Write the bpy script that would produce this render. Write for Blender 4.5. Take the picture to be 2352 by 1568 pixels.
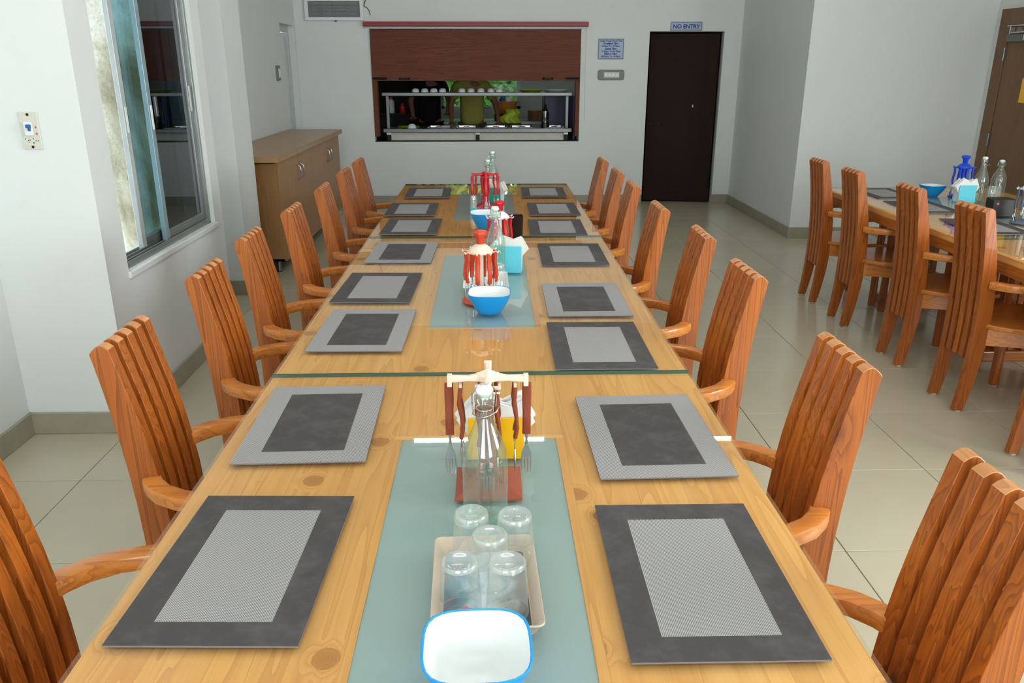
import bpy, bmesh, math, random
from mathutils import Vector, Matrix
random.seed(7)
for o in list(bpy.data.objects): bpy.data.objects.remove(o, do_unlink=True)
scene = bpy.context.scene
COL = scene.collection
PI = math.pi

# ------------------------------------------------------------------ camera
cam_d = bpy.data.cameras.new('camera')
cam_d.sensor_width = 36.0
cam_d.lens = 1842.0 / 2352.0 * 36.0
cam_d.clip_start = 0.02
cam = bpy.data.objects.new('camera', cam_d); COL.objects.link(cam)
cam.location = (0, 0, 1.61)
cam.rotation_euler = (math.radians(90 - 19.02), 0, math.radians(-1.558))
scene.camera = cam

# ------------------------------------------------------------------ world / daylight
world = bpy.data.worlds.new('world'); scene.world = world
world.use_nodes = True
bg = world.node_tree.nodes['Background']
bg.inputs[0].default_value = (0.80, 0.90, 1.0, 1); bg.inputs[1].default_value = 3.0

def daylight(name, loc, rot, sx, sy, power, col):
    l = bpy.data.lights.new(name, 'AREA'); l.shape = 'RECTANGLE'
    l.size = sx; l.size_y = sy; l.energy = power; l.color = col
    o = bpy.data.objects.new(name, l); COL.objects.link(o)
    o.location = loc; o.rotation_euler = rot
    return o
# daylight entering by the windows in the wall behind the camera
daylight('rear_window_daylight', (-0.75, -2.55, 1.65), (PI/2, 0, 0), 1.7, 1.5, 54, (0.93, 0.98, 1.0))
daylight('rear_window_daylight', (2.45, -2.55, 1.65), (PI/2, 0, 0), 1.7, 1.5, 54, (0.93, 0.98, 1.0))
daylight('side_fill_light', (4.58, 1.0, 1.65), (PI/2, 0, PI/2), 1.7, 1.5, 150, (0.93, 0.98, 1.0))  # fill added to lift the left walls; no such window known

vs = scene.view_settings
vs.view_transform = 'Standard'; vs.look = 'None'; vs.gamma = 1.0; vs.exposure = 0.0
vs.use_curve_mapping = False
TUBE_STRENGTH = 48.0
cy = scene.cycles
cy.max_bounces = 7; cy.diffuse_bounces = 4; cy.glossy_bounces = 4; cy.transmission_bounces = 4; cy.transparent_max_bounces = 24

# ------------------------------------------------------------------ material helpers
def srgb(r, g, b):
    f = lambda c: (c/255/12.92) if c/255 <= 0.04045 else ((c/255+0.055)/1.055)**2.4
    return (f(r), f(g), f(b), 1.0)

class NT:
    def __init__(s, name):
        s.m = bpy.data.materials.new(name); s.m.use_nodes = True
        s.t = s.m.node_tree; s.n = s.t.nodes; s.n.clear()
        s.out = s.n.new('ShaderNodeOutputMaterial')
    def add(s, typ, **kw):
        n = s.n.new('ShaderNode' + typ)
        for k, v in kw.items(): setattr(n, k, v)
        return n
    def link(s, a, b): s.t.links.new(a, b)
    def setv(s, sock, v):
        if hasattr(v, 'is_linked') or isinstance(v, bpy.types.NodeSocket): s.link(v, sock)
        else: sock.default_value = v
    def math(s, op, a, b=0.0, clamp=False):
        n = s.add('Math', operation=op); n.use_clamp = clamp
        s.setv(n.inputs[0], a); s.setv(n.inputs[1], b); return n.outputs[0]
    def mix(s, fac, a, b, blend='MIX'):
        n = s.add('Mix', data_type='RGBA', blend_type=blend)
        s.setv(n.inputs[0], fac); s.setv(n.inputs[6], a); s.setv(n.inputs[7], b); return n.outputs[2]
    def noise(s, vec, scale, detail=3.0, rough=0.55, dist=0.0):
        n = s.add('TexNoise'); n.inputs['Scale'].default_value = scale
        n.inputs['Detail'].default_value = detail; n.inputs['Roughness'].default_value = rough
        n.inputs['Distortion'].default_value = dist
        if vec is not None: s.link(vec, n.inputs['Vector'])
        return n.outputs['Fac']
    def ramp(s, fac, stops):
        n = s.add('ValToRGB'); e = n.color_ramp.elements
        while len(e) < len(stops): e.new(0.5)
        for i, (p, c) in enumerate(stops): e[i].position = p; e[i].color = c
        s.setv(n.inputs[0], fac); return n.outputs[0]
    def coords(s, kind='Object'): return s.add('TexCoord').outputs[kind]
    def mapping(s, vec, scale=(1,1,1), loc=(0,0,0), rot=(0,0,0)):
        n = s.add('Mapping'); s.link(vec, n.inputs[0])
        s.setv(n.inputs[1], loc); n.inputs[2].default_value = rot; n.inputs[3].default_value = scale
        return n.outputs[0]
    def principled(s, color, rough=0.5, metal=0.0, spec=0.5, coat=0.0, bump=None, bstr=0.2, bdist=0.002):
        p = s.add('BsdfPrincipled')
        s.setv(p.inputs['Base Color'], color); s.setv(p.inputs['Roughness'], rough)
        p.inputs['Metallic'].default_value = metal; p.inputs['Specular IOR Level'].default_value = spec
        p.inputs['Coat Weight'].default_value = coat; p.inputs['Coat Roughness'].default_value = 0.08
        if bump is not None:
            b = s.add('Bump'); b.inputs['Strength'].default_value = bstr; b.inputs['Distance'].default_value = bdist
            s.link(bump, b.inputs['Height']); s.link(b.outputs[0], p.inputs['Normal'])
        s.link(p.outputs[0], s.out.inputs[0]); return p

def plain(name, col, rough=0.5, metal=0.0, spec=0.5, coat=0.0, var=0.06):
    t = NT(name)
    f = t.noise(t.coords(), 9.0, 3)
    c2 = tuple(max(0, x*(1-var*2.2)) for x in col[:3]) + (1,)
    c = t.mix(f, col, c2)
    t.principled(c, rough, metal, spec, coat)
    return t.m

def wood(name, light, mid, dark, axis='z', coat=0.3, rough=0.38, grain=1.0, knots=1.0, bands=1.0, spec=0.4, flat=False):
    """pine: long fibres along `axis`, ring bands bent round knots"""
    t = NT(name)
    co = t.coords('Object')
    rnd = t.add('ObjectInfo').outputs['Random']
    off = t.add('CombineXYZ')
    t.setv(off.inputs[0], t.math('MULTIPLY', rnd, 17.3)); t.setv(off.inputs[1], t.math('MULTIPLY', rnd, 41.7)); t.setv(off.inputs[2], t.math('MULTIPLY', rnd, 29.1))
    rot = {'z': (0, 0, 0), 'y': (PI/2, 0, 0), 'x': (0, PI/2, 0)}[axis]
    v = t.mapping(co, rot=rot)
    a = t.add('VectorMath', operation='ADD'); t.link(v, a.inputs[0]); t.link(off.outputs[0], a.inputs[1]); v = a.outputs[0]
    # knots
    kv = t.mapping(v, scale=(5.5, 5.5, 2.6))
    vor = t.add('TexVoronoi'); vor.inputs['Scale'].default_value = 1.0; t.link(kv, vor.inputs['Vector'])
    kk = 3.2
    if flat:
        vor.voronoi_dimensions = '2D'; kk = 5.0
        fa = t.add('VectorMath', operation='ADD'); t.link(co, fa.inputs[0]); t.link(off.outputs[0], fa.inputs[1])
        t.link(t.mapping(fa.outputs[0], scale=(4.4, 4.0, 1)), vor.inputs['Vector'])
    d = vor.outputs['Distance']
    sc = t.add('SeparateColor'); t.link(vor.outputs['Color'], sc.inputs[0])
    pick = t.math('LESS_THAN', sc.outputs[0], 0.58 if flat else 0.42)
    near = t.math('MULTIPLY', t.math('SUBTRACT', 1.0, t.math('MULTIPLY', d, kk), True), pick)   # 1 at knot centre
    halo = t.math('POWER', near, 1.5)
    th = 0.50 if flat else 0.70
    wob = t.math('ADD', near, t.math('MULTIPLY', t.math('SUBTRACT', t.noise(v, 70, 2), 0.5), 0.22))
    core = t.math('MULTIPLY', t.math('SUBTRACT', wob, th, True), 7.0, True)
    rim = t.math('SUBTRACT', 1.0, t.math('MULTIPLY', t.math('ABSOLUTE', t.math('SUBTRACT', wob, th+0.06)), 16.0), True)
    # growth bands
    wv = t.mapping(v, scale=(26, 26, 1.6 if bands < 1.5 else 0.9))
    n1 = t.noise(wv, 0.55, 2.0, 0.5, 0.3)
    bandv = t.math('ADD', t.math('MULTIPLY', n1, 9.0*bands), t.math('MULTIPLY', halo, 5.0))
    band = t.math('FRACT', bandv)
    band = t.math('POWER', band, 2.2)
    fine = t.noise(t.mapping(v, scale=(240, 240, 5)), 1.0, 2.0, 0.6)
    big = t.noise(t.mapping(v, scale=(7, 7, 0.7)), 1.0, 2.0)
    c = t.mix(big, light, mid)
    c = t.mix(t.math('MULTIPLY', band, 0.55*grain), c, dark)
    c = t.mix(t.math('MULTIPLY', t.math('SUBTRACT', fine, 0.45, True), 0.8*grain), c, dark)
    kd = tuple(x*(0.5 if flat else 0.32) for x in dark[:3]) + (1,)
    c = t.mix(t.math('MULTIPLY', halo, 0.5*knots), c, dark)
    c = t.mix(t.math('MULTIPLY', core, (0.5 if flat else 0.75)*knots), c, kd)
    if flat: c = t.mix(t.math('MULTIPLY', rim, 0.55*knots), c, kd)
    hue = t.mix(t.math('MULTIPLY', rnd, 0.22), c, dark)
    t.principled(hue, rough, 0, spec, coat, bump=fine, bstr=0.12, bdist=0.001)
    return t.m

def thin_glass(name, tint, rough=0.0, r0=0.04, gloss=1.0, haze=0.0):
    """clear sheet or shell: untinted mirror reflection by Schlick, rest goes straight through tinted"""
    t = NT(name)
    g = t.add('NewGeometry')
    dp = t.add('VectorMath', operation='DOT_PRODUCT'); t.link(g.outputs['Normal'], dp.inputs[0]); t.link(g.outputs['Incoming'], dp.inputs[1])
    c = t.math('ABSOLUTE', dp.outputs['Value'])
    f = t.math('ADD', t.math('MULTIPLY', t.math('POWER', t.math('SUBTRACT', 1.0, c, True), 5.0), (1-r0)*gloss), r0, True)
    tr = t.add('BsdfTransparent'); tr.inputs[0].default_value = tint
    gl = t.add('BsdfGlossy'); gl.inputs['Roughness'].default_value = rough; gl.inputs[0].default_value = (1, 1, 1, 1)
    mx = t.add('MixShader'); t.link(f, mx.inputs[0]); t.link(tr.outputs[0], mx.inputs[1]); t.link(gl.outputs[0], mx.inputs[2])
    if haze > 0:      # scuffed, washed-out glass scatters a little
        df = t.add('BsdfDiffuse'); df.inputs[0].default_value = (.9, .93, .92, 1)
        m2 = t.add('MixShader'); m2.inputs[0].default_value = haze; t.link(mx.outputs[0], m2.inputs[1]); t.link(df.outputs[0], m2.inputs[2]); mx = m2
    t.link(mx.outputs[0], t.out.inputs[0])
    return t.m

def emit(name, col, strength):
    t = NT(name); e = t.add('Emission'); e.inputs[0].default_value = col; e.inputs[1].default_value = strength
    t.link(e.outputs[0], t.out.inputs[0]); return t.m

def wall_mat(name, col, stain=0.25):
    t = NT(name); co = t.coords('Object')
    n = t.noise(co, 1.3, 4, 0.6); f = t.noise(co, 22, 4, 0.6)
    c2 = tuple(x*0.90 for x in col[:3]) + (1,)
    c = t.mix(t.math('MULTIPLY', n, 0.8), col, c2)
    # scuffs and yellowish water marks of their own shape
    s = t.ramp(t.noise(t.mapping(co, scale=(1.4, 1.4, 0.9)), 1.6, 5, 0.65, 0.6), [(0.62, (0,0,0,1)), (0.78, (1,1,1,1))])
    c = t.mix(t.math('MULTIPLY', s, stain), c, srgb(205, 200, 175))
    t.principled(c, 0.55, 0, 0.3, 0, bump=t.math('ADD', t.math('MULTIPLY', f, 0.4), n), bstr=0.12, bdist=0.01)
    return t.m

M = {}
M['wall'] = wall_mat('wall_paint', srgb(231, 235, 233))
M['ceiling'] = wall_mat('ceiling_paint', srgb(235, 236, 234), 0.0)
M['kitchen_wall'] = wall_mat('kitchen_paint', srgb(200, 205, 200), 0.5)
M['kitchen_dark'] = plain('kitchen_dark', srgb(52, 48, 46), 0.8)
def tile_mat():
    t = NT('floor_tile'); co = t.coords('Object'); rnd = t.add('ObjectInfo').outputs['Random']
    n = t.noise(co, 2.2, 4, 0.6); sp = t.noise(co, 60, 2)
    c = t.mix(n, srgb(198, 191, 168), srgb(186, 178, 154))
    c = t.mix(t.math('MULTIPLY', rnd, 0.25), c, srgb(176, 172, 152))
    dirt = t.ramp(t.noise(co, 5.0, 5, 0.7), [(0.6, (0,0,0,1)), (0.8, (1,1,1,1))])
    c = t.mix(t.math('MULTIPLY', dirt, 0.12), c, srgb(140, 132, 112))
    rr = t.math('ADD', 0.13, t.math('MULTIPLY', n, 0.12))
    t.principled(c, rr, 0, 0.42)
    return t.m
M['tile'] = tile_mat()
M['grout'] = plain('grout', srgb(120, 116, 104), 0.9)
M['skirting'] = plain('skirting_stone', srgb(168, 163, 144), 0.35, var=0.14)
M['pine'] = wood('pine_table', srgb(242, 192, 118), srgb(230, 170, 92), srgb(184, 114, 50), 'y', 0.0, 0.55, 0.7, 0.9, 0.8, 0.2, True)
M['pine_x'] = wood('pine_table_cross', srgb(244, 200, 130), srgb(236, 184, 108), srgb(200, 136, 66), 'x', 0.0, 0.55, 0.7, 0.0, 0.8, 0.2)
OR = (srgb(198, 114, 40), srgb(168, 84, 20), srgb(92, 38, 8))
M['chair_z'] = wood('chair_wood_upright', *OR, axis='z', coat=0.3, rough=0.4, grain=1.05, knots=1.1, bands=2.0)
M['chair_y'] = wood('chair_wood_arm', srgb(224, 148, 68), srgb(208, 124, 46), srgb(146, 74, 22), axis='y', coat=0.45, rough=0.34, knots=0.5)
M['chair_x'] = wood('chair_wood_cross', *OR, axis='x', coat=0.45, rough=0.34)
M['apron'] = wood('apron_wood', srgb(206, 132, 58), srgb(188, 110, 38), srgb(134, 66, 18), axis='y', coat=0.35)
M['apron_x'] = wood('apron_wood_cross', srgb(206, 132, 58), srgb(188, 110, 38), srgb(134, 66, 18), axis='x', coat=0.35)
M['end_grain'] = wood('chair_end_grain', srgb(222, 160, 104), srgb(208, 142, 86), srgb(170, 100, 52), axis='x', coat=0.3, knots=0)
M['dowel'] = wood('dowel_wood', srgb(224, 152, 96), srgb(210, 134, 76), srgb(170, 96, 50), axis='x', coat=0.3, knots=0)
M['laminate'] = wood('cabinet_laminate', srgb(182, 136, 84), srgb(166, 120, 70), srgb(126, 88, 48), 'z', 0.1, 0.42, 0.55, 0.0, 0.9)
M['laminate_top'] = wood('cabinet_top_laminate', srgb(182, 146, 100), srgb(168, 130, 86), srgb(134, 98, 62), 'y', 0.15, 0.38, 0.5, 0.0, 0.9)
M['door_wood'] = wood('door_laminate', srgb(132, 96, 58), srgb(116, 82, 46), srgb(84, 56, 28), 'z', 0.1, 0.42, 0.6, 0.0, 0.9)
M['brown_door'] = wood('dark_door', srgb(48, 33, 28), srgb(40, 27, 23), srgb(28, 18, 15), 'z', 0.0, 0.7, 0.4, 0.0, 1.0, 0.12)
M['shutter'] = wood('shutter_wood', srgb(126, 76, 56), srgb(110, 64, 47), srgb(74, 41, 30), 'x', 0.0, 0.6, 0.9, 0.0, 1.6, 0.15)
M['sheet'] = thin_glass('table_glass', (0.97, 0.975, 0.945, 1), 0.0, 0.055)
M['sheet_edge'] = plain('glass_edge', srgb(58, 110, 102), 0.15, 0, 0.6)
def frosted():
    t = NT('frosted_teal'); co = t.coords()
    n = t.noise(co, 3.0, 3)
    c = t.mix(n, srgb(162, 184, 184), srgb(148, 174, 176))
    t.principled(c, 0.55, 0, 0.3); return t.m
M['inlay'] = frosted()
M['clear'] = thin_glass('clear_glass', (0.94, 0.965, 0.955, 1), 0.02, 0.10, haze=0.085)
M['clear_base'] = thin_glass('scuffed_glass_base', (0.9, 0.93, 0.92, 1), 0.12, 0.10, haze=0.15)
M['bottle'] = thin_glass('bottle_glass', (0.80, 0.90, 0.83, 1), 0.0, 0.095, haze=0.04)
M['tint_dark'] = thin_glass('dark_window_glass', (0.22, 0.27, 0.29, 1), 0.0, 0.09)
M['tint'] = thin_glass('tinted_window_glass', (0.50, 0.66, 0.70, 1), 0.0, 0.06)
M['pane'] = thin_glass('window_glass', (0.95, 0.98, 0.97, 1), 0.0, 0.04)
M['blue'] = plain('bowl_blue', srgb(10, 150, 226), 0.3, 0, 0.5, 0.2, 0.02)
M['white_pl'] = plain('white_plastic', srgb(238, 242, 242), 0.35, 0, 0.5, 0.1, 0.02)
M['beige_pl'] = plain('beige_plastic', srgb(206, 186, 166), 0.4, 0, 0.4, 0, 0.03)
M['cream_pl'] = plain('cream_plastic', srgb(244, 222, 200), 0.35, 0, 0.5, 0.1, 0.02)
M['brown_pl'] = plain('brown_plastic', srgb(138, 62, 36), 0.45, 0, 0.4, 0, 0.05)
M['maroon_pl'] = plain('maroon_plastic', srgb(158, 78, 54), 0.4, 0, 0.4, 0.1, 0.05)
M['orange_pl'] = plain('orange_plastic', srgb(206, 66, 30), 0.35, 0, 0.5, 0.15, 0.03)
M['red_pl'] = plain('red_plastic', srgb(206, 22, 36), 0.35, 0, 0.5, 0.15, 0.03)
M['dblue_pl'] = plain('royal_blue_plastic', srgb(16, 72, 210), 0.4, 0, 0.5, 0.1, 0.03)
M['grey_pl'] = plain('slate_plastic', srgb(92, 106, 128), 0.45, 0, 0.4, 0, 0.04)
M['yellow_pl'] = plain('yellow_plastic', srgb(250, 190, 8), 0.35, 0, 0.5, 0.1, 0.02)
M['cyan_pl'] = plain('cyan_plastic', srgb(104, 212, 232), 0.35, 0, 0.5, 0.1, 0.02)
M['green_pl'] = plain('green_plastic', srgb(176, 196, 24), 0.4, 0, 0.5, 0, 0.03)
M['teal_pl'] = plain('teal_plastic', srgb(60, 178, 160), 0.4, 0, 0.5, 0, 0.03)
M['orange_basin'] = plain('basin_orange', srgb(230, 150, 70), 0.45)
M['black_pl'] = plain('black_plastic', srgb(22, 20, 22), 0.35)
M['paper'] = plain('napkin_paper', srgb(240, 240, 236), 0.9, 0, 0.1, 0, 0.03)
M['steel'] = plain('steel', srgb(200, 200, 200), 0.18, 1.0, 0.5, 0, 0.06)
M['steel_brushed'] = plain('brushed_steel', srgb(126, 128, 128), 0.38, 1.0, 0.5, 0, 0.08)
M['wire'] = plain('wire_steel', srgb(190, 186, 180), 0.25, 1.0)
M['alu'] = plain('aluminium', srgb(160, 166, 164), 0.4, 0.7, 0.5, 0, 0.1)
M['alu_white'] = plain('painted_aluminium', srgb(205, 212, 212), 0.4, 0.1, 0.5, 0, 0.1)
M['alu_blue'] = plain('blue_tinted_aluminium', srgb(150, 178, 186), 0.4, 0.2, 0.5, 0, 0.1)
M['iron'] = plain('black_iron', srgb(40, 34, 32), 0.5, 0.6)
M['switch'] = plain('switch_cream', srgb(222, 220, 206), 0.4)
M['switch_grey'] = plain('switch_grey', srgb(124, 128, 124), 0.45)
M['ink_blue'] = plain('ink_blue', srgb(34, 52, 130), 0.6)
M['sign'] = plain('sign_plate', srgb(176, 192, 222), 0.4)
M['sign_rim'] = plain('sign_rim', srgb(128, 142, 160), 0.5)
M['pink'] = plain('pink_ink', srgb(226, 60, 110), 0.6)
M['handle_blue'] = plain('lever_blue', srgb(40, 90, 170), 0.4)
M['red_paint'] = plain('red_paint', srgb(150, 44, 50), 0.45)
M['olive'] = plain('olive_cloth', srgb(150, 146, 72), 0.9, 0, 0.1, 0, 0.15)
M['black_cloth'] = plain('black_cloth', srgb(26, 24, 28), 0.9, 0, 0.1, 0, 0.1)
M['grey_cloth'] = plain('grey_cloth', srgb(70, 70, 78), 0.9, 0, 0.1)
M['skin'] = plain('skin', srgb(120, 78, 56), 0.55, 0, 0.4)
M['hair'] = plain('hair', srgb(20, 16, 14), 0.6)
M['navy'] = plain('navy_paint', srgb(44, 36, 92), 0.4)
M['print_grey'] = plain('shirt_print', srgb(96, 100, 70), 0.9)
M['rubber'] = plain('foot_pad', srgb(188, 188, 180), 0.6)
M['grille'] = plain('vent_grille', srgb(150, 158, 158), 0.5)
M['rose'] = plain('rose_print', srgb(226, 110, 130), 0.5)
M['rose2'] = plain('rose_print_peach', srgb(232, 140, 110), 0.5)
M['leaf_print'] = plain('leaf_print', srgb(60, 110, 70), 0.5)
M['led'] = emit('red_led', (1, 0.05, 0.15, 1), 3.0)
M['tube'] = emit('tube_glow', (0.96, 0.98, 1.0, 1), TUBE_STRENGTH)

def mat_weave(name, c1, c2, cross):
    """woven vinyl: alternating light and dark strands about 1.5 mm wide"""
    t = NT(name); co = t.coords('Object')
    s = t.add('SeparateXYZ'); t.link(co, s.inputs[0])
    fx = t.math('FRACT', t.math('MULTIPLY', s.outputs[0], 1000/2.7))
    fy = t.math('FRACT', t.math('MULTIPLY', s.outputs[1], 1000/2.7))
    a = t.math('GREATER_THAN', fx, 0.5); b = t.math('GREATER_THAN', fy, 0.5)
    xor = t.math('ABSOLUTE', t.math('SUBTRACT', a, b)) if cross else t.math('MAXIMUM', a, t.math('MULTIPLY', b, 0.35))
    dust = t.noise(co, 14, 4, 0.65)
    c = t.mix(xor, c1, c2)
    c = t.mix(t.math('MULTIPLY', t.math('SUBTRACT', dust, 0.45, True), 0.5), c, srgb(150, 148, 148))
    t.principled(c, 0.7, 0, 0.25)
    return t.m
M['mat_dark'] = mat_weave('mat_dark_weave', srgb(62, 59, 60), srgb(84, 80, 80), True)
M['mat_light'] = mat_weave('mat_light_weave', srgb(92, 90, 91), srgb(182, 180, 180), False)
M['mat_edge'] = plain('mat_edge', srgb(120, 116, 114), 0.8)

def tray_print():
    t = NT('tray_print'); co = t.coords('Object')
    sp = t.add('SeparateXYZ'); t.link(co, sp.inputs[0])
    n = t.noise(co, 22, 3, 0.5, 0.6)
    u = t.math('ADD', t.math('MULTIPLY', sp.outputs[0], 6.2), t.math('ADD', t.math('MULTIPLY', n, 0.55), 0.22))
    c = t.ramp(u, [(0.05, srgb(36, 70, 96)), (0.25, srgb(92, 146, 160)), (0.46, srgb(222, 230, 238)), (0.64, srgb(196, 204, 206)), (0.82, srgb(92, 86, 80)), (0.97, srgb(60, 56, 52))])
    t.principled(c, 0.25, 0, 0.5); return t.m
M['print'] = tray_print()
def stained():
    t = NT('stained_render'); co = t.coords('Object')
    g = t.noise(co, 55, 4, 0.7); b = t.noise(t.mapping(co, scale=(1, 1.6, 0.45)), 2.4, 5, 0.6, 0.9)
    c = t.ramp(b, [(0.34, srgb(236, 234, 222)), (0.52, srgb(200, 194, 170)), (0.68, srgb(128, 116, 84))])
    c = t.mix(t.math('MULTIPLY', t.math('SUBTRACT', g, 0.5, True), 1.6), c, srgb(104, 96, 74))
    t.principled(c, 0.9, 0, 0.1, 0, bump=g, bstr=0.5, bdist=0.01); return t.m
M['stained'] = stained()
def foliage():
    t = NT('foliage'); rnd = t.add('ObjectInfo').outputs['Random']; co = t.coords('Object')
    n = t.noise(co, 5.0, 3)
    c = t.ramp(n, [(0.3, srgb(60, 120, 50)), (0.5, srgb(110, 170, 80)), (0.7, srgb(170, 205, 120))])
    t.principled(c, 0.6, 0, 0.3); return t.m
M['leaf'] = foliage()

# ------------------------------------------------------------------ mesh helpers
class MB:
    def __init__(s): s.v = []; s.f = []; s.mi = []
    def raw(s, verts, faces, mi=0):
        o = len(s.v); s.v += [tuple(v) for v in verts]; s.f += [tuple(i+o for i in f) for f in faces]; s.mi += [mi]*len(faces); return s
    def box(s, x0, x1, y0, y1, z0, z1, mi=0):
        v = [(x0,y0,z0),(x1,y0,z0),(x1,y1,z0),(x0,y1,z0),(x0,y0,z1),(x1,y0,z1),(x1,y1,z1),(x0,y1,z1)]
        return s.raw(v, [(0,3,2,1),(4,5,6,7),(0,1,5,4),(1,2,6,5),(2,3,7,6),(3,0,4,7)], mi)
    def prism(s, pts, a0, a1, axis='z', mi=0):
        """polygon pts (2-D) extruded from a0 to a1 along axis"""
        n = len(pts)
        def P(p, a):
            return {'z': (p[0], p[1], a), 'x': (a, p[0], p[1]), 'y': (p[0], a, p[1])}[axis]
        v = [P(p, a0) for p in pts] + [P(p, a1) for p in pts]
        f = [tuple(range(n))[::-1], tuple(range(n, 2*n))] + [(i, (i+1) % n, n+(i+1) % n, n+i) for i in range(n)]
        return s.raw(v, f, mi)
    def lathe(s, prof, n=24, c=(0,0,0), mi=0, closed=False):
        v = []; f = []
        for r, z in prof:
            for k in range(n):
                a = 2*PI*k/n; v.append((c[0]+r*math.cos(a), c[1]+r*math.sin(a), c[2]+z))
        m = len(prof)
        for i in range(m-1 if not closed else m):
            j = (i+1) % m
            for k in range(n): f.append((i*n+k, i*n+(k+1) % n, j*n+(k+1) % n, j*n+k))
        if not closed:
            if prof[0][0] > 1e-6: f.append(tuple(range(n))[::-1])
            if prof[-1][0] > 1e-6: f.append(tuple((m-1)*n+k for k in range(n)))
        return s.raw(v, f, mi)
    def sweep(s, path, sect, up=(0,0,1), closed=False, mi=0, scale=None):
        """section (list of 2-D points: side, up) carried along path"""
        path = [Vector(p) for p in path]; m = len(path); n = len(sect); v = []; f = []
        U = Vector(up)
        for i, p in enumerate(path):
            a = path[i-1] if (i > 0 or closed) else p; b = path[(i+1) % m] if (i < m-1 or closed) else p
            t = (b-a).normalized(); side = t.cross(U)
            if side.length < 1e-4: side = t.cross(Vector((1,0,0)))
            side.normalize(); u = side.cross(t).normalized(); k = scale[i] if scale else 1.0
            v += [tuple(p + side*q[0]*k + u*q[1]*k) for q in sect]
        for i in range(m if closed else m-1):
            j = (i+1) % m
            for k in range(n): f.append((i*n+k, i*n+(k+1) % n, j*n+(k+1) % n, j*n+k))
        if not closed: f.append(tuple(range(n))); f.append(tuple((m-1)*n+k for k in range(n))[::-1])
        return s.raw(v, f, mi)
    def tube(s, path, r, n=8, closed=False, mi=0, scale=None, up=(0,0,1)):
        return s.sweep(path, [(r*math.cos(2*PI*k/n), r*math.sin(2*PI*k/n)) for k in range(n)], up, closed, mi, scale)
    def loft(s, rings, cap0=True, cap1=True, mi=0):
        n = len(rings[0]); v = [p for r in rings for p in r]; f = []
        for i in range(len(rings)-1):
            for k in range(n): f.append((i*n+k, i*n+(k+1) % n, (i+1)*n+(k+1) % n, (i+1)*n+k))
        if cap0: f.append(tuple(range(n))[::-1])
        if cap1: f.append(tuple((len(rings)-1)*n+k for k in range(n)))
        return s.raw(v, f, mi)
    def xf(s, mat): s.v = [tuple(mat @ Vector(p)) for p in s.v]; return s

def build(name, mb, mats, parent=None, smooth=None, bevel=0.0, seg=2, loc=None):
    me = bpy.data.meshes.new(name); me.from_pydata(mb.v, [], mb.f)
    bm = bmesh.new(); bm.from_mesh(me); bmesh.ops.recalc_face_normals(bm, faces=bm.faces); bm.to_mesh(me); bm.free()
    for m in (mats if isinstance(mats, (list, tuple)) else [mats]): me.materials.append(M[m])
    if any(mb.mi):
        for p, i in zip(me.polygons, mb.mi): p.material_index = i
    if smooth is not None:
        for p in me.polygons: p.use_smooth = True
        me.set_sharp_from_angle(angle=math.radians(smooth))
    me.update()
    o = bpy.data.objects.new(name, me); COL.objects.link(o)
    if bevel > 0:
        b = o.modifiers.new('bevel', 'BEVEL'); b.width = bevel; b.segments = seg; b.limit_method = 'ANGLE'; b.angle_limit = math.radians(40)
        b.harden_normals = smooth is not None
    if parent: o.parent = parent
    if loc: o.location = loc
    return o
def tag(o, label=None, cat=None, group=None, kind=None):
    if label: o['label'] = label
    if cat: o['category'] = cat
    if group: o['group'] = group
    if kind: o['kind'] = kind
    return o
def empty(name, loc=(0,0,0), rz=0.0):
    o = bpy.data.objects.new(name, None); COL.objects.link(o); o.location = loc; o.rotation_euler = (0, 0, rz); o.empty_display_size = 0.05
    return o
def copy_tree(o, parent=None):
    c = o.copy(); COL.objects.link(c)
    if parent: c.parent = parent
    for ch in list(KIDS.get(o.name, o.children)): copy_tree(ch, c)
    return c
KIDS = {}
def struct(name, mb, mat, **kw): return tag(build(name, mb, mat, **kw), kind='structure')
def rrect(w, d, r, n=5):
    pts = []
    for cx, cy, a0 in ((w/2-r, d/2-r, 0), (-w/2+r, d/2-r, PI/2), (-w/2+r, -d/2+r, PI), (w/2-r, -d/2+r, 1.5*PI)):
        for k in range(n+1): a = a0 + k*PI/2/n; pts.append((cx+r*math.cos(a), cy+r*math.sin(a)))
    return pts
def text_mesh(name, s, size, mat, parent=None, bold=0.0):
    cu = bpy.data.curves.new(name, 'FONT'); cu.body = s; cu.size = size; cu.align_x = 'CENTER'; cu.align_y = 'CENTER'; cu.extrude = 0.0006; cu.offset = bold
    to = bpy.data.objects.new(name+'_src', cu); COL.objects.link(to)
    dg = bpy.context.evaluated_depsgraph_get(); me = bpy.data.meshes.new_from_object(to.evaluated_get(dg))
    bpy.data.objects.remove(to, do_unlink=True)
    me.materials.clear(); me.materials.append(M[mat])
    o = bpy.data.objects.new(name, me); COL.objects.link(o)
    if parent: o.parent = parent
    return o

# ================================================================== STRUCTURE
ZC = 3.1
BY = 9.85      # face of the back wall
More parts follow.
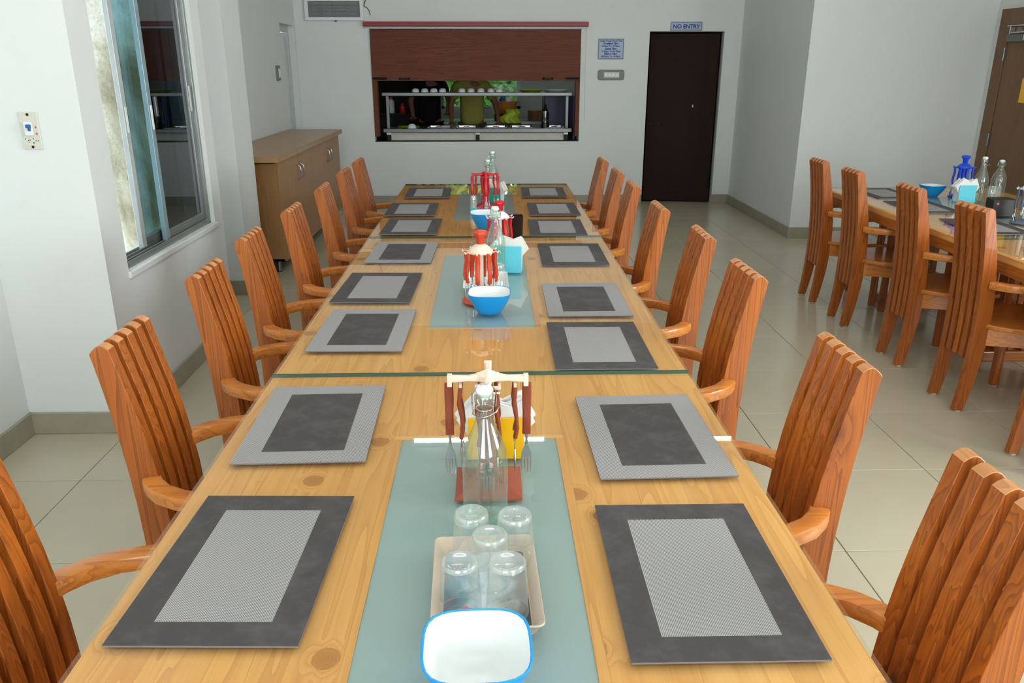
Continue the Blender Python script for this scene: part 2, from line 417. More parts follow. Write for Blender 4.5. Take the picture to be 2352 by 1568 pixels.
# ---- floor
floor = struct('floor', MB().box(-2.45, 4.9, -2.9, 10.0, -0.08, -0.004), 'grout')
tp = 0.585; gx0 = 1.235; gy0 = 2.385
tme = None
for i in range(-7, 7):
    for j in range(-9, 14):
        x0 = gx0+i*tp; y0 = gy0+j*tp
        if x0+tp < -2.3 or x0 > 4.7 or y0+tp < -2.6 or y0 > 9.9: continue
        if x0 > 2.95 and y0 > 7.75: continue
        if x0 + tp < -1.9 and 5.8 > y0 > 3.6: continue
        if tme is None:
            g = 0.0016
            t0 = build('tile', MB().box(g, tp-g, g, tp-g, -0.01, 0.0), 'tile', floor, loc=(x0, y0, 0)); tme = t0.data
            bv = t0.modifiers.new('bevel', 'BEVEL'); bv.width = 0.0012; bv.segments = 1
        else:
            c = t0.copy(); COL.objects.link(c); c.location = (x0, y0, 0)
# ---- left wall: jog, window bay, return, pier, alcove
SZ, HZ = 0.71, 2.15      # window sill / head
W0, W1 = 3.63, 4.86
w = MB()
w.box(-2.32, -2.12, -2.8, 3.43, 0, ZC)
w.box(-2.32, -1.66, 3.43, W0, 0, ZC)
w.box(-1.86, -1.66, W0, W1, 0, SZ); w.box(-1.86, -1.66, W0, W1, HZ, ZC)
w.box(-1.86, -1.66, W1, 5.0, 0, ZC)
w.box(-2.2, -1.86, 4.9, 5.0, 0, ZC)
w.box(-2.2, -2.0, 5.0, 5.8, 0, ZC)
w.box(-2.4, -1.78, 5.8, 6.22, 0, ZC)
w.box(-2.4, -2.2, 6.22, 9.12, 0, ZC)
w.box(-2.4, -2.2, 9.12, 9.80, 2.03, ZC)
w.box(-2.4, -2.2, 9.80, BY+0.12, 0, ZC)
struct('wall_left', w, 'wall')
# ---- back wall with hatch and doorway
OX0, OX1, OZ0, OZ1 = -1.36, 1.065, 0.745, 2.0
DX0, DX1, DZ = 1.858, 2.725, 1.975
w = MB()
w.box(-2.4, OX0, BY, BY+.12, 0, ZC); w.box(OX0, OX1, BY, BY+.12, 0, OZ0); w.box(OX0, OX1, BY, BY+.12, OZ1, ZC)
w.box(OX1, DX0, BY, BY+.12, 0, ZC); w.box(DX0, DX1, BY, BY+.12, DZ, ZC); w.box(DX1, 3.05, BY, BY+.12, 0, ZC)
struct('wall_back', w, 'wall')
# ---- right side: projecting block, right wall
w = MB()
w.box(2.93, 3.1, 7.73, BY+.12, 0, ZC); w.box(3.1, 4.8, 7.73, 7.88, 0, ZC)
struct('wall_block', w, 'wall')
w = MB()
RW0, RW1 = 0.15, 1.85
w.box(4.63, 4.8, -2.8, RW0, 0, ZC); w.box(4.63, 4.8, RW1, 7.73, 0, ZC)
w.box(4.63, 4.8, RW0, RW1, 0, .9); w.box(4.63, 4.8, RW0, RW1, 2.4, ZC)
struct('wall_right', w, 'wall')
w = MB()
xs = [-2.32, -1.6, 0.1, 1.6, 3.3, 4.8]
for k in range(5):
    if k % 2 == 0: w.box(xs[k], xs[k+1], -2.8, -2.6, 0, ZC)
    else: w.box(xs[k], xs[k+1], -2.8, -2.6, 0, .9); w.box(xs[k], xs[k+1], -2.8, -2.6, 2.4, ZC)
struct('wall_rear', w, 'wall')
struct('ceiling', MB().box(-2.45, 4.9, -2.9, 10.0, ZC, ZC+.1), 'ceiling')
# ---- skirting
def skirt(name, boxes):
    w = MB()
    for b in boxes: w.box(*b, 0, .105)
    struct(name, w, 'skirting', bevel=0.003, seg=1)
t_ = .014
skirt('baseboard_left', [(-2.12, -2.12+t_, -2.6, 3.43), (-2.12, -1.66+t_, 3.43-t_, 3.43), (-1.66, -1.66+t_, 3.43-t_, 5.0), (-2.0, -2.0+t_, 5.0, 5.8),
                         (-2.0, -1.78+t_, 5.8-t_, 5.8), (-1.78, -1.78+t_, 5.8, 6.22), (-2.2, -2.2+t_, 6.22, 9.12)])
skirt('baseboard_back', [(-2.2, DX0, BY-t_, BY), (DX1, 2.93, BY-t_, BY)])
skirt('baseboard_block', [(2.93-t_, 2.93, 7.73, BY), (2.93-t_, 4.63, 7.73-t_, 7.73)])
skirt('baseboard_right', [(4.63-t_, 4.63, -2.6, 6.62), ])

# ---- windows behind the camera; the right-hand one is added around the side fill
def plain_window(name, axis, a0, a1, c, z0, z1):
    root = empty(name); tag(root, kind='structure')
    fr = MB()
    def bx(u0, u1, v0, v1, t=.05):
        if axis == 'x': fr.box(u0, u1, c-t/2, c+t/2, v0, v1)
        else: fr.box(c-t/2, c+t/2, u0, u1, v0, v1)
    bx(a0, a0+.05, z0, z1); bx(a1-.05, a1, z0, z1); bx(a0, a1, z0, z0+.05); bx(a0, a1, z1-.05, z1); bx((a0+a1)/2-.03, (a0+a1)/2+.03, z0, z1)
    build('window_frame', fr, 'alu', root)
    for u0, u1 in ((a0+.05, (a0+a1)/2-.03), ((a0+a1)/2+.03, a1-.05)):
        p = MB()
        if axis == 'x': p.box(u0, u1, c-.003, c+.003, z0+.05, z1-.05)
        else: p.box(c-.003, c+.003, u0, u1, z0+.05, z1-.05)
        build('pane', p, 'pane', root)
plain_window('window_2', 'x', -1.6, 0.1, -2.72, .9, 2.4)
plain_window('window_3', 'x', 1.6, 3.3, -2.72, .9, 2.4)
plain_window('window_4', 'y', RW0, RW1, 4.73, .9, 2.4)

# ---- sliding window on the left
win = tag(empty('window_1'), kind='structure')
fx = -1.735
f_ = MB()
f_.box(fx-.05, fx+.05, W0, W1, SZ, SZ+.012)
for xx in (-.045, -.012, .02, .044): f_.box(fx+xx-.003, fx+xx+.003, W0, W1, SZ, SZ+.032)
f_.box(fx-.05, fx+.05, W0, W1, HZ-.03, HZ); f_.box(fx-.05, fx+.05, W0, W0+.03, SZ, HZ); f_.box(fx-.05, fx+.05, W1-.03, W1, SZ, HZ)
build('window_frame', f_, 'alu', win, bevel=.002, seg=1)
def sash(name, xc, y0, y1, m_in, m_out, glass):
    r = build(name, MB().box(xc-.012, xc+.012, y0, y0+.045, SZ+.014, HZ-.03), m_in, win, bevel=.002, seg=1)
    q = MB(); q.box(xc-.012, xc+.012, y1-.045, y1, SZ+.014, HZ-.03); q.box(xc-.012, xc+.012, y0+.045, y1-.045, SZ+.014, SZ+.075); q.box(xc-.012, xc+.012, y0+.045, y1-.045, HZ-.08, HZ-.03)
    build('sash_rail', q, m_out, r, bevel=.002, seg=1)
    build('glass_pane', MB().box(xc-.003, xc+.003, y0+.045, y1-.045, SZ+.07, HZ-.08), glass, r)
    h = build('pull_handle', MB().box(xc+.012, xc+.018, y0+.012, y0+.032, 1.30, 1.42), 'white_pl', r, bevel=.004)
    return r
sash('sliding_sash', fx-.022, 4.02, 4.62, 'alu_white', 'alu', 'tint')
sash('fixed_sash', fx+.022, 4.215, W1-.03, 'alu_blue', 'alu', 'tint_dark')
build('window_latch', MB().box(fx+.034, fx+.05, 4.275, 4.30, 1.36, 1.46), 'steel_brushed', win, bevel=.004)
build('handle_plate', MB().box(fx+.034, fx+.042, W1-.07, W1-.05, 1.36, 1.50), 'alu_white', win, bevel=.003)
sl = MB().box(-1.862, -1.648, W0-.004, W1+.03, SZ-.03, SZ+.003); build('window_sill', sl, 'wall', win, bevel=.006)
# outside: mossy rendered pier right beside the window
ow = MB(); vs_ = []; fs_ = []; N1, N2 = 12, 26
for i in range(N1+1):
    for j in range(N2+1):
        x = -2.75+i*.073; z = -.3+j*.128
        vs_.append((x, 4.70+.012*math.sin(x*23+z*2.3)+.010*math.sin(z*5.3+x*9), z))
for i in range(N1):
    for j in range(N2): fs_.append((i*(N2+1)+j, (i+1)*(N2+1)+j, (i+1)*(N2+1)+j+1, i*(N2+1)+j+1))
ow.raw(vs_, fs_); ow.box(-2.75, -1.87, 4.73, 4.89, -.3, 3.0)
tag(build('garden_pier', ow, 'stained', smooth=60), 'mossy stained cement pier outside the open half of the sliding window', 'pier')

# ---- white door in the left alcove
d3 = tag(empty('door_3'), kind='structure')
q = MB(); q.box(-2.34, -2.27, 9.12, 9.18, 0, 2.03); q.box(-2.34, -2.27, 9.74, 9.80, 0, 2.03); q.box(-2.34, -2.27, 9.18, 9.74, 1.96, 2.03)
build('door_frame', q, 'alu_white', d3, bevel=.003)
build('door_leaf', MB().box(-2.345, -2.30, 9.19, 9.73, .01, 1.95), 'wall', d3, bevel=.003)
q = MB(); q.box(-2.30, -2.285, 9.22, 9.25, .1, 1.9); q.box(-2.30, -2.285, 9.67, 9.70, .1, 1.9); build('door_moulding', q, 'alu_white', d3)
# ---- dark brown service door, ajar
d1 = tag(empty('door_1', (DX1-.03, BY+.06, 0), math.radians(-9)), kind='structure')
dl = build('door_leaf', MB().box(-.80, 0, -.02, .02, .012, DZ-.02), 'brown_door', d1, bevel=.003)
q = MB(); q.tube([(-.78, -.03, .93), (-.60, -.03, .93)], .007, 8); q.box(-.76, -.74, -.035, -.02, .915, .945); q.box(-.66, -.64, -.035, -.02, .915, .945)
build('slide_bolt', q, 'iron', dl)
build('lock_plate', MB().box(-.27, -.255, -.024, -.02, 1.13, 1.16), 'steel_brushed', dl)
tr = MB(); tr.box(DX0, DX1, BY+.085, BY+.12, DZ-.015, DZ); struct('trim_1', tr, 'brown_door')
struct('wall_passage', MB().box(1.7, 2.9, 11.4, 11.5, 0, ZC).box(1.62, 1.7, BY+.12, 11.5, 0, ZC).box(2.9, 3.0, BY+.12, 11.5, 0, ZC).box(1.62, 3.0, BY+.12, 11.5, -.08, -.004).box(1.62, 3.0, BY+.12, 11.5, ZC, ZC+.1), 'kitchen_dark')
# ---- laminate door on the right wall
d2 = tag(empty('door_2'), kind='structure')
q = MB(); q.box(4.60, 4.64, 7.48, 7.63, 0, 2.08); q.box(4.60, 4.64, 6.62, 6.76, 0, 2.08); q.box(4.60, 4.64, 6.76, 7.48, 1.93, 2.08)
build('door_frame', q, 'door_wood', d2, bevel=.002)
dl2 = build('door_leaf', MB().box(4.606, 4.64, 6.765, 7.475, .01, 1.925), 'door_wood', d2, bevel=.002)
for z in (1.70, .96, .25):
    h = MB().box(4.592, 4.606, 7.462, 7.495, z-.05, z+.05).tube([(4.592, 7.478, z-.055), (4.592, 7.478, z+.055)], .006, 8, up=(1, 0, 0)); build('hinge', h, 'steel_brushed', d2)
q = MB().box(4.55, 4.606, 7.18, 7.42, 1.80, 1.86); dc = build('door_closer', q, 'steel_brushed', dl2, bevel=.008)
build('closer_arm', MB().tube([(4.575, 7.40, 1.875), (4.56, 7.10, 1.88)], .008, 8).box(4.56, 4.60, 7.39, 7.41, 1.865, 1.935).tube([(4.56, 7.44, 1.935), (4.555, 7.12, 1.93)], .007, 8), 'steel', dc)
build('notice_paper', MB().box(4.603, 4.606, 6.98, 7.16, 1.30, 1.50), 'yellow_pl', dl2)

# ================================================================== ITEMS ON THE WALLS
# hatch shutter and its frame
sh = tag(empty('hatch_shutter', (0, BY, 0)), 'dark brown wood-grain shutter half lowered over the serving hatch', 'shutter')
build('panel', MB().box(OX0+.004, OX1-.004, -.026, -.004, 1.435, 1.992), 'shutter', sh, bevel=.002)
for x0, x1 in ((OX0+.002, OX0+.055), (OX1-.05, OX1-.002)):
    build('side_rail', MB().box(x0, x1, -.012, .10, OZ0+.06, 1.98), 'shutter', sh, bevel=.002)
for xa, s in ((OX0+.02, 1), (OX1-.02, -1)):
    q = MB().tube([(xa, -.04, 1.462), (xa+s*.16, -.04, 1.462)], .008, 8).box(min(xa, xa+s*.14), max(xa, xa+s*.14), -.034, -.026, 1.448, 1.476)
    build('sliding_bolt', q, 'iron', sh)
    build('pull_handle', MB().sweep([(xa+s*.30, -.03, 1.46), (xa+s*.32, -.05, 1.46), (xa+s*.40, -.05, 1.46), (xa+s*.42, -.03, 1.46)], rrect(.014, .02, .005, 2)), 'iron', sh)
rp = tag(empty('roller_pelmet', (0, BY, 0)), 'long red pelmet bar above the serving hatch', 'pelmet')
build('bar', MB().box(-1.42, 1.14, -.075, -.004, 2.022, 2.074), 'red_paint', rp, bevel=.006)
build('back_batten', MB().box(-1.41, 1.13, -.03, 0, 2.004, 2.022), 'alu_white', rp)
# white curtain cord beside the hatch
tag(build('pull_cord', MB().tube([(1.13, BY-.02, 2.01), (1.125, BY-.012, 1.5), (1.135, BY-.012, .98)], .0025, 6, up=(0,1,0)), 'white_pl'), 'thin white cord hanging down the wall right of the hatch', 'cord')
# air vent
v = tag(empty('air_vent', (0, BY, 0)), 'white framed rectangular air vent high on the back wall', 'vent')
q = MB(); q.box(-2.07, -1.41, -.05, 0, 2.085, 2.12); q.box(-2.07, -1.41, -.05, 0, 2.285, 2.32); q.box(-2.07, -2.03, -.05, 0, 2.12, 2.285); q.box(-1.45, -1.41, -.05, 0, 2.12, 2.285)
build('frame', q, 'white_pl', v, bevel=.004)
build('grille_backing', MB().box(-2.03, -1.45, -.012, -.002, 2.12, 2.285), 'grille', v)
for k in range(11): build('slat', MB().box(-2.03, -1.45, -.04, -.016, 2.124+k*.0148, 2.129+k*.0148), 'grille', v)
for k in range(3): build('divider', MB().box(-1.89+k*.145, -1.885+k*.145, -.043, -.012, 2.12, 2.285), 'grille', v)
build('knob', MB().lathe([(.004, 0), (.012, .004), (.012, .016), (.0, .02)], 10).xf(Matrix.Translation((-1.73, -.03, 2.072))), 'black_pl', v)
pth = [(-1.39+.03*math.sin(a*1.1)+.02*a/6, BY-.02-.01*math.sin(a), 2.45-.045*a + .03*math.sin(a*1.3)) for a in [k*.5 for k in range(15)]]
tag(build('loose_cable', MB().tube(pth, .004, 6), 'black_pl'), 'loose black cable curling down beside the air vent', 'cable')
# signs
def sign(name, x0, x1, z0, z1, label, lines):
    r = tag(empty(name, ((x0+x1)/2, BY, (z0+z1)/2)), label, 'sign')
    W, H = x1-x0, z1-z0
    build('plate', MB().box(-W/2, W/2, -.006, 0, -H/2, H/2), 'sign', r)
    q = MB(); b = .012
    q.box(-W/2, W/2, -.0075, -.006, H/2-b, H/2); q.box(-W/2, W/2, -.0075, -.006, -H/2, -H/2+b); q.box(-W/2, -W/2+b, -.0075, -.006, -H/2+b, H/2-b); q.box(W/2-b, W/2, -.0075, -.006, -H/2+b, H/2-b)
    build('border', q, 'sign_rim', r)
    for s, size, dz, bold in lines:
        t = text_mesh('lettering', s, size, 'ink_blue', r, bold); t.location = (0, -.008, dz); t.rotation_euler = (PI/2, 0, 0)
sign('no_entry_sign', 2.09, 2.458, 1.982, 2.078, 'pale blue NO ENTRY sign above the dark brown door', [('NO ENTRY', .062, -.004, .0016)])
L_ = ['Hotel House Food Time', 'Breakfast Time', '8.30am To 10.30am', 'Lunch Time', '12.30pm To 03.30pm', 'Dinner Time', '08.00pm To 10.00pm']
sign('meal_times_sign', 1.264, 1.562, 1.672, 1.896, 'pale blue notice of meal times on the back wall', [(s, .029 if k % 2 else .0265, .087-k*.028, .0012 if k % 2 else .0005) for k, s in enumerate(L_)])
# back wall switchboard
sb = tag(empty('switchboard', (1.425, BY, 1.50)), 'grey rounded switchboard with cream switches under the meal notice', 'switch')
build('plate', MB().prism(rrect(.31, .112, .025), -.022, 0, 'y'), 'switch_grey', sb, bevel=.005)
build('switch_panel', MB().box(-.085, .095, -.027, -.02, -.03, .03), 'switch', sb, bevel=.002)
for k in range(4): build('rocker', MB().box(-.075+k*.042, -.045+k*.042, -.033, -.027, -.014, .014), 'white_pl', sb, bevel=.002)
# alcove switch
s2 = tag(empty('alcove_switch', (-2.2, 8.85, 1.53)), 'small grey wall switch left of the white door', 'switch')
build('plate', MB().prism(rrect(.11, .15, .015), 0, .022, 'x'), 'switch_grey', s2, bevel=.004)
build('rocker', MB().box(.022, .03, -.035, .035, -.045, .045), 'white_pl', s2, bevel=.003)
# breaker plate on the near-left pillar
s3 = tag(empty('breaker_plate', (-1.872, 3.43, 1.356)), 'painted-over white breaker plate with a blue lever on the left wall', 'switch')
build('plate', MB().box(-.038, .038, -.008, 0, -.074, .074), 'switch', s3, bevel=.003)
br = build('breaker_body', MB().box(-.018, .014, -.018, -.008, -.018, .036), 'white_pl', s3, bevel=.002)
build('lever', MB().box(-.004, .013, -.032, -.018, .012, .026).box(.0, .010, -.026, -.018, .0, .014), 'handle_blue', br, bevel=.002)
for z in (.064, -.064): build('screw', MB().lathe([(.0, .003), (.005, .002), (.006, 0)], 10).xf(Matrix.Translation((0, -.008, z)) @ Matrix.Rotation(PI/2, 4, 'X')), 'iron', s3)
for z in (.014, -.012): build('ink_mark', MB().box(.022, .028, -.0088, -.008, z-.004, z+.004), 'pink', s3)
q = MB(); rr = random.Random(3)
for k in range(9): a = rr.uniform(-.026, .026); b = rr.uniform(-.05, -.028); q.box(a-.0018, a+.0018, -.0086, -.0078, b-.002, b+.002)
build('paint_chips', q, 'black_pl', s3)

# ceiling tube lights
TUBES = [(-.115, 6.41, 'middle of the ceiling'), (1.54, 6.38, 'right of the table row'), (-.1, 2.6, ''), (2.6, 2.6, ''), (-.1, -.8, ''), (2.6, -.8, '')]
WH = ['over the far table', 'right of the one over the far table', 'over the near table', 'over the right-hand table', 'behind the camera at left', 'behind the camera at right']
for (x, y, _), wh in zip(TUBES, WH):
    r = tag(empty('tube_light', (x, y, ZC)), 'white ceiling tube light ' + wh, 'lamp', 'ceiling tube lights')
    build('batten', MB().box(-.6, .6, -.025, .025, -.03, 0), 'white_pl', r, bevel=.003)
    build('tube', MB().tube([(-.57, 0, -.05), (.57, 0, -.05)], .014, 12), 'tube', r, smooth=40)
    for s in (-1, 1): build('socket', MB().box(s*.585-.014, s*.585+.014, -.016, .016, -.07, -.03), 'white_pl', r, bevel=.003)

# ================================================================== CABINET
cb = tag(empty('storage_cabinet', (0, 0, 0)), 'low laminate storage cabinet on steel feet along the left wall', 'cabinet')
CX0, CX1, CY0, CY1, CZ = -2.18, -1.65, 6.42, 9.05, .90
q = MB(); q.box(CX0, CX1-.02, CY0, CY0+.02, .10, CZ); q.box(CX0, CX1-.02, CY1-.02, CY1, .10, CZ); q.box(CX0, CX1-.02, CY0, CY1, .10, .12); q.box(CX0, CX0+.01, CY0, CY1, .1, CZ); q.box(CX0, CX1-.03, CY0, CY1, CZ-.02, CZ)
build('body', q, 'laminate', cb)
build('worktop', MB().box(CX0-.01, CX1+.03, CY0-.12, CY1+.07, CZ, CZ+.045), 'laminate_top', cb, bevel=.003)
nd = 4; dw = (CY1-CY0)/nd
for k in range(nd):
    y0 = CY0+k*dw
    dr = build('door', MB().box(CX1-.02, CX1, y0+.003, y0+dw-.003, .105, CZ-.004), 'laminate', cb, bevel=.0015, seg=1)
    hy = y0 + (dw-.06 if k % 2 == 0 else .06);
    build('handle', MB().tube([(CX1, hy, .80), (CX1+.03, hy, .79), (CX1+.034, hy, .74), (CX1+.03, hy, .69), (CX1, hy, .68)], .006, 8, up=(0,1,0)), 'steel', dr, smooth=50)
for y in (CY0+.08, (CY0+CY1)/2, CY1-.08):
    for x in (CX0+.06, CX1-.09): build('foot', MB().lathe([(.022, 0), (.024, .01), (.018, .02), (.018, .10)], 14, (x, y, 0)), 'steel_brushed', cb, smooth=40)

# ================================================================== CHAIRS
def REAR(z): return -.022 + .135*z - .168*z*z
def DEPTH(z):
    return .046 + .030*math.sin(PI*min(1.0, z/1.02)**.95) - .004*(z/.985)
def FRONT(z): return REAR(z) + DEPTH(z)
def slat(x, z0, w=.0340):
    zs = [z0 + (.978-z0)*k/12 for k in range(13)]
    prof = []
    for z in zs: prof.append((REAR(z), z))
    r, f = REAR(.978), FRONT(.978)
    for k in range(1, 6):
        t = k/6; prof.append((r+(f-r)*t, .978 + .010*t + .015*math.sin(PI*t)))
    for z in reversed(zs): prof.append((FRONT(z), z + (.010 if z > .977 else 0)))
    if z0 > .1:
        r, f = REAR(z0), FRONT(z0)
        for k in range(1, 4): t = k/4; prof.append((f+(r-f)*t, z0-.014*math.sin(PI*t)))
    m = MB().prism(prof, x-w/2, x+w/2, 'x')
    for k in range(6): m.mi[2+12+k] = 1       # sawn end grain on the rounded top
    return m
def make_chair():
    r = empty('dining_chair')
    for i, x in enumerate((-.108, -.054, 0, .054, .108)):
        o = build('back_post' if i in (0, 4) else 'back_slat', slat(x, .008 if i in (0, 4) else .27), ['chair_z', 'end_grain'], r, smooth=35, bevel=.0018, seg=1)
    for z in (.857, .573, .36):
        y = (REAR(z)+FRONT(z))/2
        build('dowel', MB().tube([(-.108, y, z), (.108, y, z)], .0085, 10), 'dowel', r, smooth=40)
    # seat: narrow at the back, swelling round the sides
    side = [(.118, .05), (.160, .085), (.205, .14), (.228, .21), (.235, .30), (.232, .40)]
    pts = side + [(.222, .435), (.19, .447)] + [(-.19, .447), (-.222, .435)] + [(-x, y) for x, y in reversed(side)]
    build('seat', MB().prism(pts, .428, .452, 'z'), 'chair_y', r, smooth=50, bevel=.007)
    for s in (-1, 1):
        build('front_leg', MB().prism(rrect(.042, .042, .010, 3), .008, .628, 'z').xf(Matrix.Translation((s*.205, .385, 0))), 'chair_z', r, smooth=40)
        a = [(s*.124, .046), (s*.146, .058), (s*.182, .092), (s*.212, .145), (s*.228, .215), (s*.232, .30), (s*.222, .40), (s*.212, .425)]
        build('armrest', MB().sweep([(x, y, .643) for x, y in a], rrect(.046, .036, .007, 2)), 'chair_y', r, smooth=40)
        p0, p1 = Vector((s*.11, .06, 0)), Vector((s*.205, .375, 0))
        build('side_rail', MB().sweep([(p0.x, p0.y, .385), (p1.x, p1.y, .385)], [(-.011, -.04), (.011, -.04), (.011, .042), (-.011, .042)]), 'chair_y', r)
        build('foot_pad', MB().lathe([(.017, 0), (.019, .004), (.017, .01)], 12, (s*.108, .002, 0)), 'rubber', r)
        build('foot_pad', MB().lathe([(.017, 0), (.019, .004), (.017, .01)], 12, (s*.205, .385, 0)), 'rubber', r)
    build('front_rail', MB().box(-.19, .19, .376, .396, .345, .427), 'chair_x', r, bevel=.002)
    return r
ORD = ['nearest', 'second nearest', 'third nearest', 'fourth nearest', 'fifth nearest', 'third farthest', 'second farthest', 'farthest']
proto = make_chair(); used = False
def place_chair(x, y, rz, label, group):
    global used
    if not used: o = proto; used = True
    else: o = copy_tree(proto)
    o.location = (x, y, 0); o.rotation_euler = (0, 0, rz); tag(o, label, 'chair', group)
rj = random.Random(5)
LY = [1.225, 1.89, 2.54, 3.10, 3.71, 4.39, 5.09, 5.66]; LX = [-.912, -.88, -.894, -.91, -.888, -.88, -.885, -.882]
RY = [1.08, 1.705, 2.49, 3.09, 3.715, 4.44, 5.02, 5.645]; RX = [.778, .788, .80, .808, .765, .764, .766, .758]
for k in range(8):
    place_chair(LX[k], LY[k], -PI/2+rj.uniform(-.03, .03), 'orange pine armchair with slatted back, %s on the left side of the long table' % ORD[k], 'chairs along the left of the long table')
for k in range(8):
    place_chair(RX[k], RY[k], PI/2+rj.uniform(-.03, .03), 'orange pine armchair with slatted back, %s on the right side of the long table' % ORD[k], 'chairs along the right of the long table')
ORD5 = ['farthest', 'second farthest', 'third farthest', 'second nearest', 'nearest']
for k, (x, y) in enumerate([(2.297, 5.57), (2.289, 5.01), (2.296, 4.295), (2.28, 3.67), (2.268, 2.99)]):
    place_chair(x, y, -PI/2+rj.uniform(-.02, .02), 'orange pine armchair, %s of those backing onto the aisle at the right-hand table' % ORD5[k], 'chairs at the right-hand table')
for k, (x, y) in enumerate([(3.80, 5.3), (3.80, 4.55)]):
    place_chair(x, y, PI/2, 'orange pine armchair on the far side of the right-hand table, %s' % ('farther back' if k == 0 else 'nearer'), 'chairs behind the right-hand table')

# ================================================================== TABLES
TZ = .76      # top of the boards; glass on top to .77
def make_table(label, cx, y0, length, inlay):
    W = 1.2
    r = tag(empty('dining_table', (cx, y0, 0)), label, 'table', 'pine dining tables with glass tops')
    iy0, iy1 = inlay[0]-y0, inlay[1]-y0
    ix0, ix1 = -.187, .181
    e = .0003
    # long boards either side of the frosted strip
    for a0, a1, n in ((-W/2, ix0-.018, 3), (ix1+.018, W/2, 3)):
        wd = (a1-a0)/n
        for k in range(n):
            build('plank', MB().box(a0+k*wd+e/2, a0+(k+1)*wd-e/2, 0, length, TZ-.03, TZ), 'pine', r)
    for b0, b1 in ((0, iy0-.018), (iy1+.018, length)):
        n = 2; wd = (ix1-ix0+.036)/n
        for k in range(n):
            build('plank', MB().box(ix0-.018+k*wd+e/2, ix0-.018+(k+1)*wd-e/2, b0, b1, TZ-.03, TZ), 'pine', r)
    for x0, x1, q0, q1, m in ((ix0-.018, ix0, iy0, iy1, 'pine'), (ix1, ix1+.018, iy0, iy1, 'pine'), (ix0-.018, ix1+.018, iy0-.018, iy0, 'pine_x'), (ix0-.018, ix1+.018, iy1, iy1+.018, 'pine_x')):
        build('inlay_trim', MB().box(x0, x1, q0, q1, TZ-.03, TZ+.0002), m, r)
    build('frosted_inlay', MB().box(ix0, ix1, iy0, iy1, TZ-.012, TZ-.002), 'inlay', r)
    for s in (-1, 1): build('apron', MB().box(min(s*W/2, s*(W/2-.03)), max(s*W/2, s*(W/2-.03)), .0, length, .672, TZ-.031), 'apron', r, bevel=.003)
    for b in (0, length-.03): build('apron', MB().box(-W/2+.03, W/2-.03, b, b+.03, .672, TZ-.031), 'apron_x', r, bevel=.003)
    g = MB(); g.box(-W/2, W/2, .001, length-.001, TZ+.0006, TZ+.0106)
    g.f = g.f[1:]; g.mi = [0, 1, 0, 1, 0]      # one sheet: its face and its green cut edges
    build('glass_top', g, ['sheet', 'sheet_edge'], r)
    # pedestals of upright slats on a foot
    for py in (.30, length-.30):
        pd = build('pedestal_foot', MB().box(-.24, .24, py-.06, py+.06, 0, .06), 'apron_x', r, bevel=.006)
        for k in range(4):
            x = -.12+k*.08; build('pedestal_slat', MB().box(x-.018, x+.018, py-.04, py+.04, .06, .70), 'chair_z', pd, bevel=.004)
    build('stretcher', MB().box(-.02, .02, .34, length-.34, .20, .28), 'apron', r, bevel=.004)
    return r
TX = -.028
make_table('glass-topped pine table nearest the camera in the long row', TX, .215, 1.949, (.61, 1.748))
make_table('glass-topped pine table in the middle of the long row', TX, 2.166, 1.95, (2.614, 3.727))
make_table('glass-topped pine table at the far end of the long row', TX, 4.118, 1.937, (4.617, 5.668))
RTX = 3.02
make_table('glass-topped pine table farthest back in the right-hand row', RTX, 4.0, 1.80, (4.45, 5.40))
make_table('glass-topped pine table nearer in the right-hand row, cut by the frame', RTX, 2.2, 1.798, (2.65, 3.6))
GZ = TZ+.0108   # working surface

# ================================================================== PLACEMATS
def mat_mesh(kind):
    W, L, b, h = .30, .45, .056, .003
    m = MB()
    xs = [-W/2, -W/2+b, W/2-b, W/2]; ys = [-L/2, -L/2+b, L/2-b, L/2]
    v = [(x, y, h) for y in ys for x in xs] + [(xs[0], ys[0], 0), (xs[3], ys[0], 0), (xs[3], ys[3], 0), (xs[0], ys[3], 0)]
    f = []; mi = []
    A, B = (0, 1) if kind == 'dark' else (1, 0)
    for j in range(3):
        for i in range(3): f.append((j*4+i, j*4+i+1, (j+1)*4+i+1, (j+1)*4+i)); mi.append(B if (i == 1 and j == 1) else A)
    f += [(16, 17, 3, 2, 1, 0), (17, 18, 15, 11, 7, 3), (18, 19, 12, 13, 14, 15), (19, 16, 0, 4, 8, 12)]; mi += [2]*4
    m.raw(v, f); m.mi = mi
    return m
def make_mat(kind): return build('placemat', mat_mesh(kind), ['mat_dark', 'mat_light', 'mat_edge'])
protos = {k: None for k in ('dark', 'light')}
def place_mat(kind, x, y, ang, label, group, z=GZ):
    if protos[kind] is None: protos[kind] = o = make_mat(kind)
    else: o = protos[kind].copy(); COL.objects.link(o)
    o.location = (x, y, z); o.rotation_euler = (0, 0, math.radians(ang)); tag(o, label, 'placemat', group)
LM = [(-.441, 1.241, -1.8, 'dark'), (-.438, 1.837, 1.2, 'light'), (-.424, 2.573, -1.0, 'light'), (-.447, 3.112, -1.8, 'dark'), (-.413, 3.748, -1.2, 'light'), (-.43, 4.39, -1, 'dark'), (-.478, 4.941, 0, 'dark'), (-.424, 5.613, .8, 'dark')]
RM = [(.354, 1.186, -.3, 'dark'), (.377, 1.748, 1.1, 'light'), (.338, 2.399, -.4, 'dark'), (.354, 2.92, -.3, 'light'), (.38, 3.682, -.6, 'dark'), (.361, 4.345, -.9, 'dark'), (.386, 4.933, 0, 'dark'), (.37, 5.621, -.8, 'dark')]
KN = {'dark': 'charcoal placemat with pale woven centre', 'light': 'placemat with pale border and charcoal centre'}
for side, lst in (('left', LM), ('right', RM)):
    for k, (x, y, a, kd) in enumerate(lst):
        place_mat(kd, x, y, a, '%s, %s on the %s of the long table' % (KN[kd], ORD[k], side), 'placemats on the long table')
